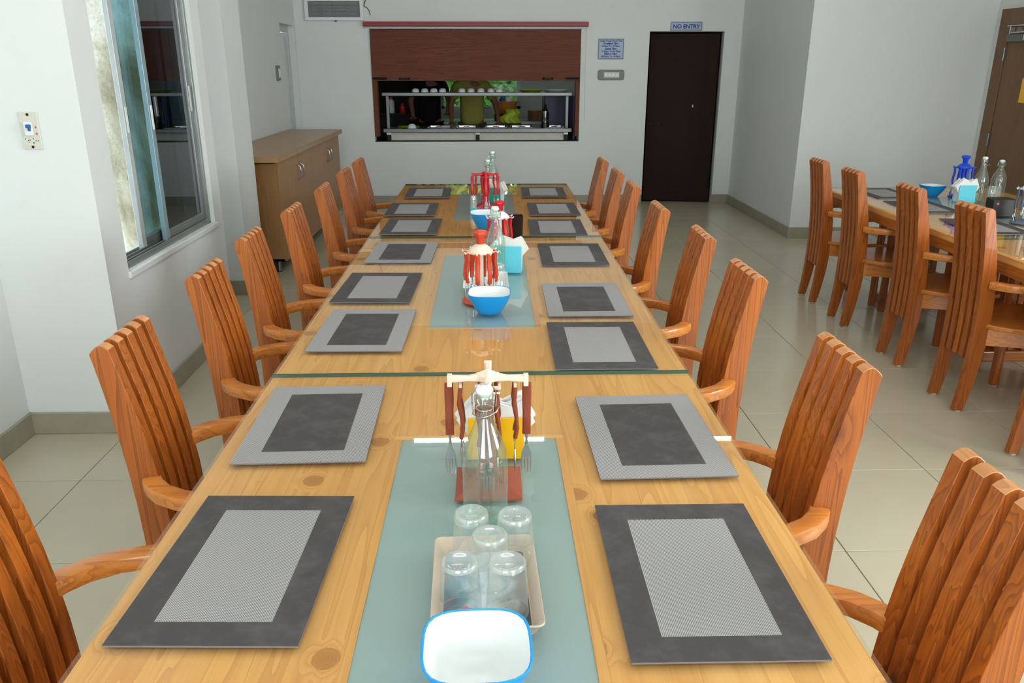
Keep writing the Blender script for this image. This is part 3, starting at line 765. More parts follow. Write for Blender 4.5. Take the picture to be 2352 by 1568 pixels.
for k, (x, y, a) in enumerate([(2.72, 5.50, 1), (2.70, 4.94, -2), (2.72, 4.30, -3)]):
    place_mat('dark', x, y, a, 'dusty charcoal placemat on the right-hand table, %s' % ['farthest back', 'second from the back', 'third from the back beside the dark box'][k], 'placemats on the right-hand table')
place_mat('light', 2.74, 3.55, 2, 'dusty placemat on the nearer right-hand table at the frame edge', 'placemats on the right-hand table')

# ================================================================== TABLEWARE
def bowl(x, y, label, rz=0, s=1.0, z=GZ):
    r = tag(empty('serving_bowl', (x, y, z), rz), label, 'bowl', 'blue and white bowls')
    N = 40
    def ring(a, zz, p):
        out = []
        for k in range(N):
            t = 2*PI*k/N; c, n = math.cos(t), math.sin(t)
            q = (abs(c)**p+abs(n)**p)**(-1/p); out.append((a*q*c*s, a*q*n*s, zz*s))
        return out
    R, H = .0775, .078
    prof = [(.034, 0, 2.2), (.040, .002, 2.3), (.052, .02, 2.6), (.064, .042, 3.0), (.073, .064, 3.3), (R, H, 3.5)]
    o = MB().loft([ring(*p) for p in prof] + [ring(R-.002, H+.001, 3.5), ring(R-.0042, H-.0005, 3.5)], True, False)
    build('outer_shell', o, 'blue', r, smooth=50)
    inn = [(R-.0042, H-.0005, 3.5), (.069, .062, 3.3), (.060, .043, 3.0), (.048, .022, 2.6), (.036, .008, 2.3), (.018, .006, 2.1)]
    build('inner_lining', MB().loft([ring(*p) for p in inn], False, True), 'white_pl', r, smooth=50)
    return r

def bottle(x, y, label, h=.285, rad=.043, rz=0.0, group='swing-top glass bottles', z=GZ, bail=0.0):
    r = tag(empty('swing_top_bottle', (x, y, z), rz), label, 'bottle', group)
    k = h/.285; q = rad
    out = [(q*.8, 0), (q*.95, .004), (q, .012), (q, .13*k), (q*.93, .155*k), (q*.72, .18*k), (q*.50, .203*k), (q*.37, .222*k), (.0135, .236*k), (.0135, .244*k), (.0175, .249*k), (.019, .258*k), (.0175, .267*k), (.0145, .272*k)]
    build('glass_body', MB().lathe([(.0005, .005), (q*.5, .004)] + out + [(.0115, .2725*k), (.0115, .262*k)], 36, closed=False), 'bottle', r, smooth=60)
    st = build('stopper', MB().lathe([(.0, .266*k), (.011, .266*k), (.0155, .273*k), (.0165, .279*k), (.0125, .285*k), (0, .2865*k)], 20), 'white_pl', r, smooth=50)
    w = MB(); zt = .281*k
    w.tube([(-.0215, 0, .240*k), (-.023, .002, .255*k), (-.0225, .002, .270*k), (-.015, 0, zt+.001), (0, 0, zt+.006), (.015, 0, zt+.001), (.0225, .002, .270*k), (.023, .002, .255*k), (.0215, 0, .240*k)], .0013, 6, up=(0, 1, 0))
    build('wire_bail', w, 'wire', r, smooth=60)
    w = MB(); ring_ = [(.0155*math.cos(a), .0155*math.sin(a), .240*k) for a in [2*PI*i/20 for i in range(20)]]
    w.tube(ring_, .0012, 6, closed=True)
    lev = [(-.021, 0, .240*k), (-.024, -.012, .236*k), (-.016, -.026, .232*k), (0, -.031, .236*k), (.016, -.028, .242*k), (.026, -.014, .246*k), (.0215, 0, .242*k)]
    w.tube(lev, .0013, 6)
    build('wire_lever', w, 'wire', r, smooth=60)
    return r

def tumbler(x, y, label, h=.095, rad=.0345, inverted=True, z=GZ, thick=False, group='upturned drinking glasses'):
    r = tag(empty('drinking_glass', (x, y, z)), label, 'glass', group)
    b = .015 if thick else .008
    out = [(rad*.80, 0), (rad*.86, .003), (rad*.88, .012), (rad*.94, h*.5), (rad, h-.001)]
    fl = lambda P: [(a, h-bz) for a, bz in P] if inverted else P
    pr = out + [(rad+.0004, h-.0006), (rad-.0012, h), (rad-.002, h-.001), (rad-.0022, h-.004)]
    bs = [(.0005, .003 if not thick else .001), (rad*.55, .002), (rad*.72, -.0004), (rad*.80, 0), (rad*.87, .004), (rad*.86, b), (rad*.7, b+.001), (.0005, b+.001)]
    wall_ = MB().lathe(fl(pr), 32); wall_.f = [f for f in wall_.f if len(f) == 4]
    build('glass_wall', wall_, 'clear', r, smooth=55)
    base_ = MB().lathe(fl(bs), 32); base_.f = [f for f in base_.f if len(f) == 4]
    build('glass_base', base_, 'clear_base', r, smooth=40)
    return r

def tray(x, y, label, mat, rz=0.0, printed=True):
    r = tag(empty('glass_tray', (x, y, GZ), rz), label, 'tray', 'glass trays')
    W, L = .178, .255
    def rg(w, l, zz, e=0.0):
        out = []
        for px, py in rrect(w, l, .012, 3):
            up = e*max(0, 1-abs(abs(px)-w/2)/.03)*0 + (.012 if (e and abs(py) < l*.30 and abs(px) > w*.4) else 0)
            out.append((px, py, zz-up))
        return out
    rings = [rg(W-.030, L-.030, 0), rg(W-.026, L-.026, .002), rg(W-.004, L-.004, .026, 1), rg(W, L, .027, 1), rg(W-.002, L-.002, .0295, 1), rg(W-.010, L-.010, .0275, 1), rg(W-.034, L-.034, .005), ]
    build('tray_body', MB().loft(rings), mat, r, smooth=50)
    if printed:
        ps = build('printed_sheet', MB().prism(rrect(W-.038, L-.038, .008, 3), .0052, .0058, 'z'), 'print', r)
        rr = random.Random(2)
        for (a, b, m, s) in ((-.035, -.055, 'rose', .012), (-.055, -.068, 'rose', .010), (-.028, -.074, 'rose2', .011), (-.048, -.085, 'rose', .012), (-.008, -.066, 'leaf_print', .009), (.038, -.075, 'leaf_print', .012), (.015, -.078, 'leaf_print', .010)):
            pts = [(a+s*(1+.18*math.sin(5*t))*math.cos(t), b+s*(1+.18*math.sin(5*t))*math.sin(t)) for t in [2*PI*k/20 for k in range(20)]]
            build('printed_flower' if m != 'leaf_print' else 'printed_leaf', MB().prism(pts, .0058, .0061, 'z'), m, ps)
    return r

def napkin_holder(x, y, label, nlabel, mat, rz=0.0, z=GZ, h=.10, w=.115):
    r = tag(empty('napkin_holder', (x, y, z), rz), label, 'napkin holder', 'plastic napkin holders')
    q = MB()
    prof = [(-.034, 0), (.034, 0), (.036, .004), (.030, .05), (.033, h), (.0305, h), (.0275, .05), (.031, .006), (-.031, .006), (-.0275, .05), (-.0305, h), (-.033, h), (-.030, .05), (-.036, .004)]
    q.prism(prof, -w/2, w/2, 'x')
    build('holder_body', q, mat, r, smooth=50, bevel=.0012)
    n = tag(empty('napkin_stack', (x, y, z+.006), rz), nlabel, 'napkins', 'paper napkins')
    rr = random.Random(int(x*1000+y*77))
    for k in range(5):
        d = -.02+k*.010; t = rr.uniform(-.02, .02); top = h+.022+rr.uniform(0, .018)
        ext = w/2+.018+rr.uniform(0, .012)
        P = [(-w/2+.004, 0), (w/2-.004, 0), (w/2, h*.55), (ext, h*.8), (w/2*.95, top), (w/2*.4+t, top-.018), (-.01+t, top-.004), (-w/2*.6, top+.006), (-ext, h*.86), (-w/2, h*.5)]
        m = MB(); N = len(P)
        m.prism(P, d-.0035, d+.0035, 'y')
        m.v = [(a, b+.004*math.sin(a*60+k)*(c/.12), c) for a, b, c in m.v]
        build('napkin', m, 'paper', n, smooth=30)
    return r

# ---- cutlery that hangs from a stand: origin at the hook, hanging down -z, face along -y
def cutlery_mesh(kind, hl=.106):
    h = MB()
    pts = [(0, 0, .006), (0, .001, -.01), (0, .003, -.03), (0, -.002, -.058), (0, -.004, -.085), (0, 0, -hl)]
    h.sweep(pts, rrect(.0185, .009, .0035, 2), up=(0, 1, 0), scale=[.95, 1, 1, .9, .92, .95])
    m = MB()
    m.sweep([(0, 0, -hl), (0, .001, -hl-.02), (0, .001, -hl-.028)], rrect(.006, .0022, .001, 1), up=(0, 1, 0), scale=[1, .8, 1])
    z0 = -hl-.026
    if kind == 'fork':
        m.prism([(-.003, z0), (-.010, z0-.018), (-.0115, z0-.03), (.0115, z0-.03), (.010, z0-.018), (.003, z0)], -.001, .001, 'y')
        for k in range(4):
            x = -.0095+k*.00633
            m.sweep([(x, 0, z0-.029), (x, .001, z0-.045), (x*.97, -.001, z0-.064)], rrect(.0034, .0018, .0006, 1), up=(0, 1, 0), scale=[1, 1, .55])
    elif kind == 'spoon':
        N = 16; rings = []
        for i in range(7):
            t = i/6; sc = math.cos(t*PI/2)
            rings.append([(.0165*sc*math.cos(2*PI*k/N)*(1-.12*math.sin(2*PI*k/N)), .0075*(t) - .003, z0-.026+.027*sc*math.sin(2*PI*k/N)) for k in range(N)])
        m.loft(rings, False, True)
    else:
        m.prism([(-.004, z0+.002), (-.008, z0-.03), (-.006, z0-.065), (.003, z0-.074), (.006, z0-.06), (.006, z0), (.004, z0+.002)], -.0008, .0008, 'y')
    return h, m
cut_cache = {}
CN = {'fork': 'fork', 'spoon': 'spoon', 'knife': 'table_knife'}
def hang(kind, mat, x, y, z, face, label, group, tilt=0.0):
    key = (kind, mat)
    if key not in cut_cache:
        r = empty(CN[kind]); h, m = cutlery_mesh(kind)
        build('handle', h, mat, r, smooth=45); build('metal_head', m, 'steel', r, smooth=45)
        cut_cache[key] = r; o = r
    else: o = copy_tree(cut_cache[key])
    o.location = (x, y, z); o.rotation_euler = (tilt, 0, face); tag(o, label, kind, group)

def stand_star(x, y, label, base_mat, arm_mat, hmat, where, rz=0.0, h=.262, kinds=('fork', 'fork', 'spoon', 'knife'), hname='brown'):
    r = tag(empty('cutlery_stand', (x, y, GZ), rz), label, 'cutlery stand', 'cutlery stands')
    b = .069
    q = MB(); q.loft([[(-b, -b, 0), (b, -b, 0), (b, b, 0), (-b, b, 0)], [(-b, -b, .006), (b, -b, .006), (b, b, .006), (-b, b, .006)], [(-.02, -.02, .026), (.02, -.02, .026), (.02, .02, .026), (-.02, .02, .026)]])
    build('base', q, base_mat, r, bevel=.001)
    build('pole', MB().lathe([(.030, .014), (.022, .05), (.013, .12), (.010, .19), (.010, h-.02)], 20), base_mat, r, smooth=50)
    q = MB(); e = .028
    q.loft([[(-e, 0, h-.022), (0, -e, h-.022), (e, 0, h-.022), (0, e, h-.022)], [(-e, 0, h-.012), (0, -e, h-.012), (e, 0, h-.012), (0, e, h-.012)], [(-.002, 0, h), (0, -.002, h), (.002, 0, h), (0, .002, h)]])
    hub = build('hub', q, arm_mat, r)
    A = .076
    for k in range(4):
        a = k*PI/2; m = MB()
        m.sweep([(.012, 0, h-.018), (.04, 0, h-.020), (A, 0, h-.021)], rrect(.014, .014, .003, 1), scale=[1.3, .9, 1.1])
        m.box(A-.004, A+.006, -.008, .008, h-.036, h-.012)
        for dz_ in (.020, .052): m.box(dz_, dz_+.006, -.024, .024, h-.036, h-.029)
        m.xf(Matrix.Rotation(a, 4, 'Z')); build('arm', m, arm_mat, r, bevel=.001)
    # two pieces on each arm, one either side
    for k in range(4):
        a = k*PI/2
        for j, (rd, s) in enumerate(((.055, -1), (.055, 1), (.075, 0))):
            kd = 'fork' if (s == 0 and k % 2 == 0) else kinds[(k+j) % len(kinds)]
            lx, ly = rd*math.cos(a)-s*.019*math.sin(a), rd*math.sin(a)+s*.019*math.cos(a)
            if s == 0: lx, ly = .079*math.cos(a), .079*math.sin(a)
            wx = x+lx*math.cos(rz)-ly*math.sin(rz); wy = y+lx*math.sin(rz)+ly*math.cos(rz)
            fa = rz if s == 0 else rz+PI/2
            nm = {'fork': 'fork', 'spoon': 'spoon', 'knife': 'table knife'}[kd]
            ARM = ['right', 'back', 'left', 'front'][k]; SD = {0: 'outermost', -1: 'to one side', 1: 'to the other side'}[s]
            if s: SD = ('nearer side' if (s < 0) == (k == 0) else 'farther side') if k % 2 == 0 else ('left side' if (s > 0) == (k == 1) else 'right side')
            hang(kd, hmat, wx, wy, GZ+h-.037, fa, '%s-handled %s hanging from the %s arm of the %s, %s' % (hname, nm, ARM, where, SD), '%ss on the %s' % (nm, where))
    return r

def stand_chef(x, y, label, base_mat, dome_mat, hat_mat, hmat, where, hname, rz=0.0, h=.27, n=8, kinds=('fork', 'fork', 'spoon', 'knife')):
    r = tag(empty('cutlery_stand', (x, y, GZ), rz), label, 'cutlery stand', 'cutlery stands')
    build('base', MB().lathe([(.070, 0), (.073, .004), (.068, .010), (.040, .018), (.018, .026), (.0, .028)], 32), base_mat, r, smooth=40)
    build('pole', MB().lathe([(.014, .02), (.011, .06), (.011, h-.07)], 16), dome_mat, r, smooth=50)
    dz0 = h-.085
    build('dome', MB().lathe([(.030, dz0), (.046, dz0), (.047, dz0+.006), (.040, dz0+.016), (.026, dz0+.028), (.015, dz0+.033), (.012, dz0+.036), (0, dz0+.036)], 28), dome_mat, r, smooth=45)
    N = 30
    def fl(a, zz, amp): return [(a*(1+amp*math.cos(6*2*PI*k/N))*math.cos(2*PI*k/N), a*(1+amp*math.cos(6*2*PI*k/N))*math.sin(2*PI*k/N), zz) for k in range(N)]
    build('chef_hat_knob', MB().loft([fl(.014, dz0+.033, 0), fl(.0155, dz0+.036, 0), fl(.017, dz0+.056, 0), fl(.024, dz0+.066, .08), fl(.0265, dz0+.074, .10), fl(.022, dz0+.081, .08), fl(.010, dz0+.085, .02)]), hat_mat, r, smooth=50)
    for k in range(n):
        a = 2*PI*(k+.5)/n; m = MB()
        m.sweep([(.040, 0, dz0+.004), (.066, 0, dz0+.004), (.070, 0, dz0+.010)], rrect(.006, .006, .0015, 1)); m.xf(Matrix.Rotation(a, 4, 'Z'))
        build('peg', m, dome_mat, r)
        wx = x+.058*math.cos(a+rz); wy = y+.058*math.sin(a+rz)
        kd = kinds[k % len(kinds)]; nm = {'fork': 'fork', 'spoon': 'spoon', 'knife': 'table knife'}[kd]
        POS = ['at right, farther back', 'at back right', 'at back left', 'at left, farther back', 'at left, nearer', 'at front left', 'at front right', 'at right, nearer'][k % 8]
        hang(kd, hmat, wx, wy, GZ+dz0, rz+a+PI/2, '%s-handled %s hanging %s on the %s' % (hname, nm, POS, where), '%ss on the %s' % (nm.replace('knife', 'knive'), where))
    return r

# ---- near table
bowl(-.024, .918, 'blue and white bowl nearest the camera, in front of the beige tray', .03)
tray(-.013, 1.140, 'beige tray with a floral print holding upturned glasses on the near table', 'beige_pl', .03)
GT = GZ+.006
tumbler(-.053, 1.085, 'upturned glass with embossed base at the front left of the beige tray', z=GT)
tumbler(.022, 1.083, 'upturned hazy glass at the front right of the beige tray', z=GT)
tumbler(-.006, 1.160, 'upturned glass in the middle of the beige tray', z=GT)
tumbler(-.038, 1.229, 'thick-based upturned glass at the back left of the beige tray', z=GT, thick=True)
tumbler(.038, 1.222, 'upturned glass at the back right of the beige tray', z=GT)
bottle(-.014, 1.362, 'clear swing-top bottle behind the beige tray on the near table', rz=.2)
stand_star(-.008, 1.507, 'brown cutlery stand with cream star-shaped top on the near table', 'maroon_pl', 'cream_pl', 'brown_pl', 'near brown stand', 0.0, hname='brown')
napkin_holder(.008, 1.655, 'yellow napkin holder behind the brown cutlery stand', 'white paper napkins in the yellow holder', 'yellow_pl', .02, w=.125)
# ---- middle table
bowl(-.006, 2.755, 'blue and white bowl in front of the orange cutlery stand', -.03)
stand_chef(-.037, 2.905, 'orange cutlery stand with cream dome and chef-hat knob on the middle table', 'orange_pl', 'cream_pl', 'orange_pl', 'orange_pl', 'orange stand', 'orange', .2)
tray(-.02, 3.115, 'white tray holding an upturned glass behind the orange cutlery stand', 'white_pl', 0, False)
tumbler(.025, 3.07, 'upturned glass in the white tray on the middle table', z=GT)
tumbler(-.045, 3.16, 'upturned glass at the back of the white tray, behind the orange stand', z=GT)
bottle(.020, 3.285, 'clear swing-top bottle standing on the middle table', h=.292, rz=-.4)
napkin_holder(.078, 3.365, 'cyan napkin holder on the middle table', 'white paper napkins in the cyan holder on the middle table', 'cyan_pl', -.15, h=.115)
stand_chef(.045, 3.86, 'red cutlery stand with white pegs and red chef-hat knob behind the bottle', 'red_pl', 'white_pl', 'red_pl', 'red_pl', 'red stand behind the middle bottle', 'red', .1, h=.225, n=8)
db = tag(empty('condiment_box', (.128, 3.98, GZ)), 'dark brown box behind the red cutlery stand on the middle table', 'box')
build('box_body', MB().loft([[(a*.9, b*.9, 0) for a, b in rrect(.07, .07, .008)], [(a, b, .13) for a, b in rrect(.07, .07, .008)], [(a*.88, b*.88, .13) for a, b in rrect(.07, .07, .008)], [(a*.8, b*.8, .01) for a, b in rrect(.07, .07, .008)]]), 'brown_door', db, smooth=40)
build('box_liner', MB().prism(rrect(.055, .055, .006), .09, .095, 'z'), 'black_pl', db)
# ---- far table
bowl(-.018, 4.30, 'blue and white bowl at the near end of the far table', .05, 1.18)
stand_star(-.030, 4.985, 'red cutlery stand with a star-shaped top on the far table', 'red_pl', 'red_pl', 'red_pl', 'far red stand', .08, h=.225, hname='red')
tp_ = tag(empty('tea_light_cup', (-.10, 4.83, GZ)), 'small turquoise and clear cup left of the far red stand', 'cup')
build('cup_base', MB().prism(rrect(.042, .042, .006), 0, .03, 'z'), 'teal_pl', tp_, bevel=.002)
build('cup_glass', MB().lathe([(.018, .03), (.021, .05), (.020, .085), (.016, .10), (.014, .10), (.018, .085), (.019, .05), (.016, .034)], 20, closed=True), 'clear', tp_, smooth=50)
bottle(-.014, 5.30, 'shorter swing-top bottle behind the far red cutlery stand', h=.258, rad=.036, rz=.5)
bottle(.017, 5.42, 'tallest swing-top bottle at the back of the far table', h=.30, rz=-.2)
napkin_holder(.03, 5.18, 'teal napkin holder behind the far red cutlery stand', 'white paper napkins in the teal holder on the far table', 'teal_pl', -.5)
# ---- right-hand table
bowl(2.985, 5.375, 'blue bowl beside the cyan napkin holder on the right-hand table', .3, .95)
stand_chef(3.155, 5.335, 'royal blue cutlery stand with chef-hat knob on the right-hand table', 'dblue_pl', 'dblue_pl', 'dblue_pl', 'dblue_pl', 'royal blue stand', 'blue', .3, h=.275)
napkin_holder(3.065, 5.13, 'cyan napkin holder in front of the royal blue cutlery stand', 'white paper napkins in the cyan holder on the right-hand table', 'cyan_pl', .05, h=.11)
bottle(3.165, 5.14, 'swing-top bottle nearest the blue stand on the right-hand table', h=.285, rz=1.0)
bottle(3.42, 5.36, 'shorter swing-top bottle in front of the wooden door on the right-hand table', h=.24, rad=.045, rz=-.7)
tumbler(3.195, 5.03, 'upright drinking glass in front of the right-hand bottles', inverted=False, h=.11, rad=.038, group='upright drinking glasses')
bx_ = tag(empty('speaker_box', (2.985, 4.62, GZ), -.15), 'black box with a small red light on the right-hand table', 'box')
build('case', MB().box(-.062, .062, -.05, .05, 0, .105), 'black_pl', bx_, bevel=.006)
build('indicator_light', MB().lathe([(.0, .004), (.004, .003), (.005, 0)], 10).xf(Matrix.Translation((-.035, -.05, .078)) @ Matrix.Rotation(PI/2, 4, 'X')), 'led', bx_)
stand_chef(2.992, 4.39, 'slate grey cutlery stand with white dome at the right frame edge', 'grey_pl', 'white_pl', 'grey_pl', 'grey_pl', 'slate grey stand', 'grey', .1, h=.27)

# ================================================================== KITCHEN BEHIND THE HATCH
KY0, KY1 = BY+.12, 13.3
struct('floor_kitchen', MB().box(-2.4, 1.62, KY0, KY1+.1, -.08, -.004), 'skirting')
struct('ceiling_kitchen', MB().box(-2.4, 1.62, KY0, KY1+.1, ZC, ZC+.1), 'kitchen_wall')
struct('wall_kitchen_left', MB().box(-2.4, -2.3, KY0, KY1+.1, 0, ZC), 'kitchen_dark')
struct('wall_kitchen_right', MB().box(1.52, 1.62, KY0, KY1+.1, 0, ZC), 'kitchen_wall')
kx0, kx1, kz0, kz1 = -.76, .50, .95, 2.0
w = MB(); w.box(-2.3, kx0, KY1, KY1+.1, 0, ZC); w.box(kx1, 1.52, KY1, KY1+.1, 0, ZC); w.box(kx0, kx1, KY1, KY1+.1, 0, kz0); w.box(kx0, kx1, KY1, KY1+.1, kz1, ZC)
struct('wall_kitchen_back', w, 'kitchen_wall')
wk = tag(empty('window_5'), kind='structure')
q = MB(); q.box(kx0, kx0+.04, KY1, KY1+.06, kz0, kz1); q.box(kx1-.06, kx1, KY1, KY1+.06, kz0, kz1); q.box(kx0, kx1, KY1, KY1+.06, kz0, kz0+.04); q.box(kx0, kx1, KY1, KY1+.06, kz1-.04, kz1)
build('window_frame', q, 'alu', wk); build('pane', MB().box(kx0+.04, kx1-.06, KY1+.03, KY1+.034, kz0+.04, kz1-.04), 'pane', wk)
# bushes outside the kitchen window: leaf quads on rounded clumps
def bush(x, y, z, R, n, label, seed):
    rr = random.Random(seed); m = MB()
    for k in range(n):
        u = rr.uniform(-1, 1); t = rr.uniform(0, 2*PI); s_ = math.sqrt(1-u*u); d = R*rr.uniform(.75, 1.02)
        p = Vector((d*s_*math.cos(t), d*s_*math.sin(t)*.7, d*u)); L = rr.uniform(.05, .10)*max(1, R*1.15)
        a = Vector((rr.uniform(-1, 1), rr.uniform(-1, 1), rr.uniform(-1, 1))).normalized(); b = a.orthogonal().normalized()
        m.raw([p-a*L, p+b*L*.4, p+a*L, p-b*L*.4], [(0, 1, 2, 3)])
    r = tag(empty('garden_bush', (x, y, 0)), label, 'bush', 'bushes outside the kitchen window')
    f = build('foliage', m, 'leaf', r, loc=(0, 0, z)); f['kind'] = 'stuff'
    build('stem', MB().tube([(0, 0, -.098), (.03, 0, z*.5), (0, .02, z)], .03, 8), 'brown_door', r)
bush(-1.6, 15.2, 1.6, 1.5, 3200, 'green bush outside the kitchen window at left', 1)
bush(.1, 18.4, 2.5, 2.2, 5200, 'green bush outside the kitchen window, in the middle', 2)
bush(1.7, 15.3, 1.5, 1.35, 3000, 'green bush outside the kitchen window at right', 3)
tag(build('garden_lawn', MB().box(-8, 8, KY1+.1, 24, -.2, -.1), 'leaf'), 'grass outside the kitchen window', 'lawn', kind='stuff')

# food counter (bain-marie) with overshelf
fc = tag(empty('serving_counter', (0, 0, 0)), 'stainless steel serving counter with overshelf inside the hatch', 'counter')
CX_0, CX_1 = -1.27, .985
build('counter_top', MB().box(CX_0, CX_1, 10.02, 10.62, .845, .862), 'steel_brushed', fc, bevel=.003)
build('front_rail', MB().box(CX_0-.01, CX_1+.01, 9.985, 10.02, .838, .885), 'steel_brushed', fc, bevel=.006)
build('front_panel', MB().box(CX_0+.05, CX_1-.05, 10.03, 10.05, .05, .84), 'switch', fc)
build('overshelf', MB().box(CX_0-.01, CX_1+.01, 10.02, 10.28, 1.258, 1.30), 'steel_brushed', fc, bevel=.005)
for x in (CX_0+.04, CX_1-.04): build('shelf_post', MB().box(x-.018, x+.018, 10.13, 10.17, .862, 1.258), 'steel_brushed', fc, bevel=.003)
for x in (CX_0+.06, (CX_0+CX_1)/2, CX_1-.06):
    lg = build('leg', MB().box(x-.022, x+.022, 9.99, 10.03, 0, .838), 'iron', fc)
    build('leg_cap', MB().box(x-.026, x+.026, 9.984, 9.99, .815, .838), 'white_pl', lg)
build('side_curtain_rail', MB().box(CX_1+.03, CX_1+.05, 10.05, 10.6, .75, 1.26), 'navy', fc)
# hatch lining
tr = MB().box(OX0, OX1, BY-.002, BY+.12, OZ0-.001, OZ0+.008); struct('trim_2', tr, 'iron')
def pan(x, w, lid):
    r = tag(empty('food_pan', (x, 10.32, .862)), 'shallow steel food pan on the serving counter, %s' % lid, 'pan', 'steel food pans')
    build('pan_rim', MB().loft([[(a, b, 0) for a, b in rrect(w, .36, .02)], [(a, b, .022) for a, b in rrect(w, .36, .02)], [(a*.93, b*.95, .022) for a, b in rrect(w, .36, .02)], [(a*.9, b*.93, .008) for a, b in rrect(w, .36, .02)]]), 'steel', r, smooth=40)
    build('lid_handle', MB().sweep([(-.04, -.1, .009), (-.035, -.1, .03), (.035, -.1, .03), (.04, -.1, .009)], rrect(.008, .008, .002, 1)), 'black_pl', r)
pan(-.62, .30, 'left of the man in olive'); pan(-.28, .26, 'in front of the man in olive'); pan(.08, .28, 'under the orange basin'); pan(.40, .28, 'left of the steel blender'); pan(.80, .26, 'at the right end')
def plate_stack(x, y, z, R, h, mat, label, nm='plate_stack'):
    r = tag(empty(nm, (x, y, z)), label, 'plates', 'plates in the kitchen')
    n = max(1, int(h/.008))
    for k in range(n): build('plate', MB().lathe([(R*.6, k*.008), (R*.7, k*.008+.001), (R, k*.008+.012), (R*.985, k*.008+.0135), (R*.68, k*.008+.004), (0, k*.008+.0035)], 28), mat, r, smooth=45)
plate_stack(.505, 10.15, 1.30, .14, .03, 'green_pl', 'stack of lime green plates on the overshelf')
plate_stack(.815, 10.15, 1.30, .148, .024, 'white_pl', 'stack of white plates on the overshelf')
plate_stack(-1.0, 10.28, .862, .14, .03, 'green_pl', 'lime green plates at the left of the serving counter')
ob = tag(build('white_bowl', MB().lathe([(.0, .065), (.025, .062), (.045, .045), (.055, .015), (.056, 0), (.05, 0), (.04, .04), (0, .058)], 24), 'white_pl', smooth=50, loc=(-.945, 10.13, .868)), 'upturned white bowl in front of the lime green plates', 'bowl')
for k, x in enumerate([-.885, -.775, -.665, -.56, -.33, -.22, -.10, .02, .12]):
    tag(build('upturned_cup', MB().lathe([(.044, 0), (.044, .008), (.040, .03), (.028, .042), (0, .045)], 20), 'white_pl', smooth=50, loc=(x, 10.12, 1.30)),
        'upturned white cup on the overshelf, %s from the left of the row' % ['first', 'second', 'third', 'fourth', 'fifth', 'sixth', 'seventh', 'eighth', 'ninth'][k], 'cup', 'upturned cups on the overshelf')
# blender
bl = tag(empty('blender', (.70, 10.42, .862)), 'steel blender jar standing on the serving counter', 'blender')
build('motor_base', MB().lathe([(.052, 0), (.054, .02), (.046, .05), (.046, .06)], 24), 'black_pl', bl, smooth=45)
build('jar', MB().lathe([(.042, .06), (.046, .07), (.046, .20), (.04, .205), (.0, .207)], 24), 'steel', bl, smooth=45)
build('handle', MB().sweep([(.04, 0, .18), (.075, 0, .175), (.075, 0, .10), (.042, 0, .09)], rrect(.014, .018, .004, 2), up=(0, 1, 0)), 'black_pl', bl)
build('lid', MB().lathe([(.04, .205), (.042, .215), (.02, .235), (.014, .29), (.0, .295)], 20), 'black_pl', bl, smooth=45)
nf = tag(empty('navy_cabinet', (.94, 11.0, 0)), 'dark navy cabinet at the right of the kitchen', 'cabinet')
build('body', MB().box(-.23, .20, -.2, .25, .02, 1.235), 'navy', nf, bevel=.006); build('door', MB().box(-.22, .19, -.22, -.2, .05, 1.22), 'navy', nf, bevel=.004); build('handle', MB().box(-.19, -.175, -.24, -.22, .9, 1.05), 'steel', nf)
# back worktop, basin, cloth, cardboard, bottles
kt = tag(empty('kitchen_worktop', (0, 0, 0)), 'dark worktop under the kitchen window', 'worktop')
build('slab', MB().box(-.80, 1.5, 11.35, 11.95, .84, .88), 'steel_brushed', kt, bevel=.004)
for x in (-.75, .2, 1.45): build('support', MB().box(x-.03, x+.03, 11.4, 11.9, 0, .84), 'kitchen_dark', kt)
tub = tag(empty('plastic_basin', (.215, 11.62, .965)), 'orange plastic basin below the kitchen window', 'basin')
build('basin_wall', MB().lathe([(.13, 0), (.135, .004), (.175, .155), (.19, .165), (.188, .172), (.168, .165), (.128, .012), (0, .01)], 32), 'orange_basin', tub, smooth=45)
tag(build('basin_crate', MB().box(.07, .36, 11.5, 11.75, .88, .965), 'kitchen_dark', bevel=.004), 'dark crate carrying the orange basin', 'crate')
for k in range(6):
    a = k*1.05; tag(build('washed_item', MB().lathe([(.0, -.02), (.03, -.01), (.035, .02), (.02, .045), (0, .05)], 12), ['white_pl', 'red_pl', 'teal_pl', 'white_pl', 'dblue_pl', 'paper'][k], smooth=60, loc=(.215+.075*math.cos(a), 11.62+.075*math.sin(a), 1.145)),
        ['white', 'red', 'teal', 'cream', 'blue', 'pale'][k] + ' small item piled in the orange basin', 'kitchenware', 'items in the orange basin')
def cloth(x, y, z, label):
    m = MB(); N = 26; rings = []
    for i in range(9):
        t = i/8; rr_ = .062+.05*t**.6
        rings.append([(.03*math.sin(7*t)+rr_*(1+.25*t*math.sin(5*a+1+3*t)+.15*math.sin(9*a+4*t))*math.cos(a), .5*rr_*(1+.22*t*math.sin(5*a+1))*math.sin(a), .17*(1-t)+.016*math.sin(3*a+5*t)*(1-t)*t*4+.01*math.sin(4*a)*(1-t)) for a in [2*PI*k/N for k in range(N)]])
    m.loft(rings, False, True); tag(build('dish_cloth', m, 'green_pl', smooth=60, loc=(x, y, z)), label, 'cloth')
cloth(.285, 11.05, .88, 'yellow-green cloth draped beside the man in olive')
tag(build('cloth_block', MB().box(.13, .42, 10.95, 11.2, .02, .879), 'kitchen_dark', bevel=.006), 'dark stand under the yellow-green cloth', 'stand')
cbx = tag(empty('cardboard_box', (.68, 11.6, .881), .3), 'opened cardboard box on the kitchen worktop', 'box')
build('box_body', MB().box(-.12, .12, -.1, .1, 0, .13), 'laminate', cbx); build('flap', MB().box(-.25, -.12, -.1, .1, .128, .134).xf(Matrix.Rotation(.25, 4, 'Y')), 'paper', cbx)
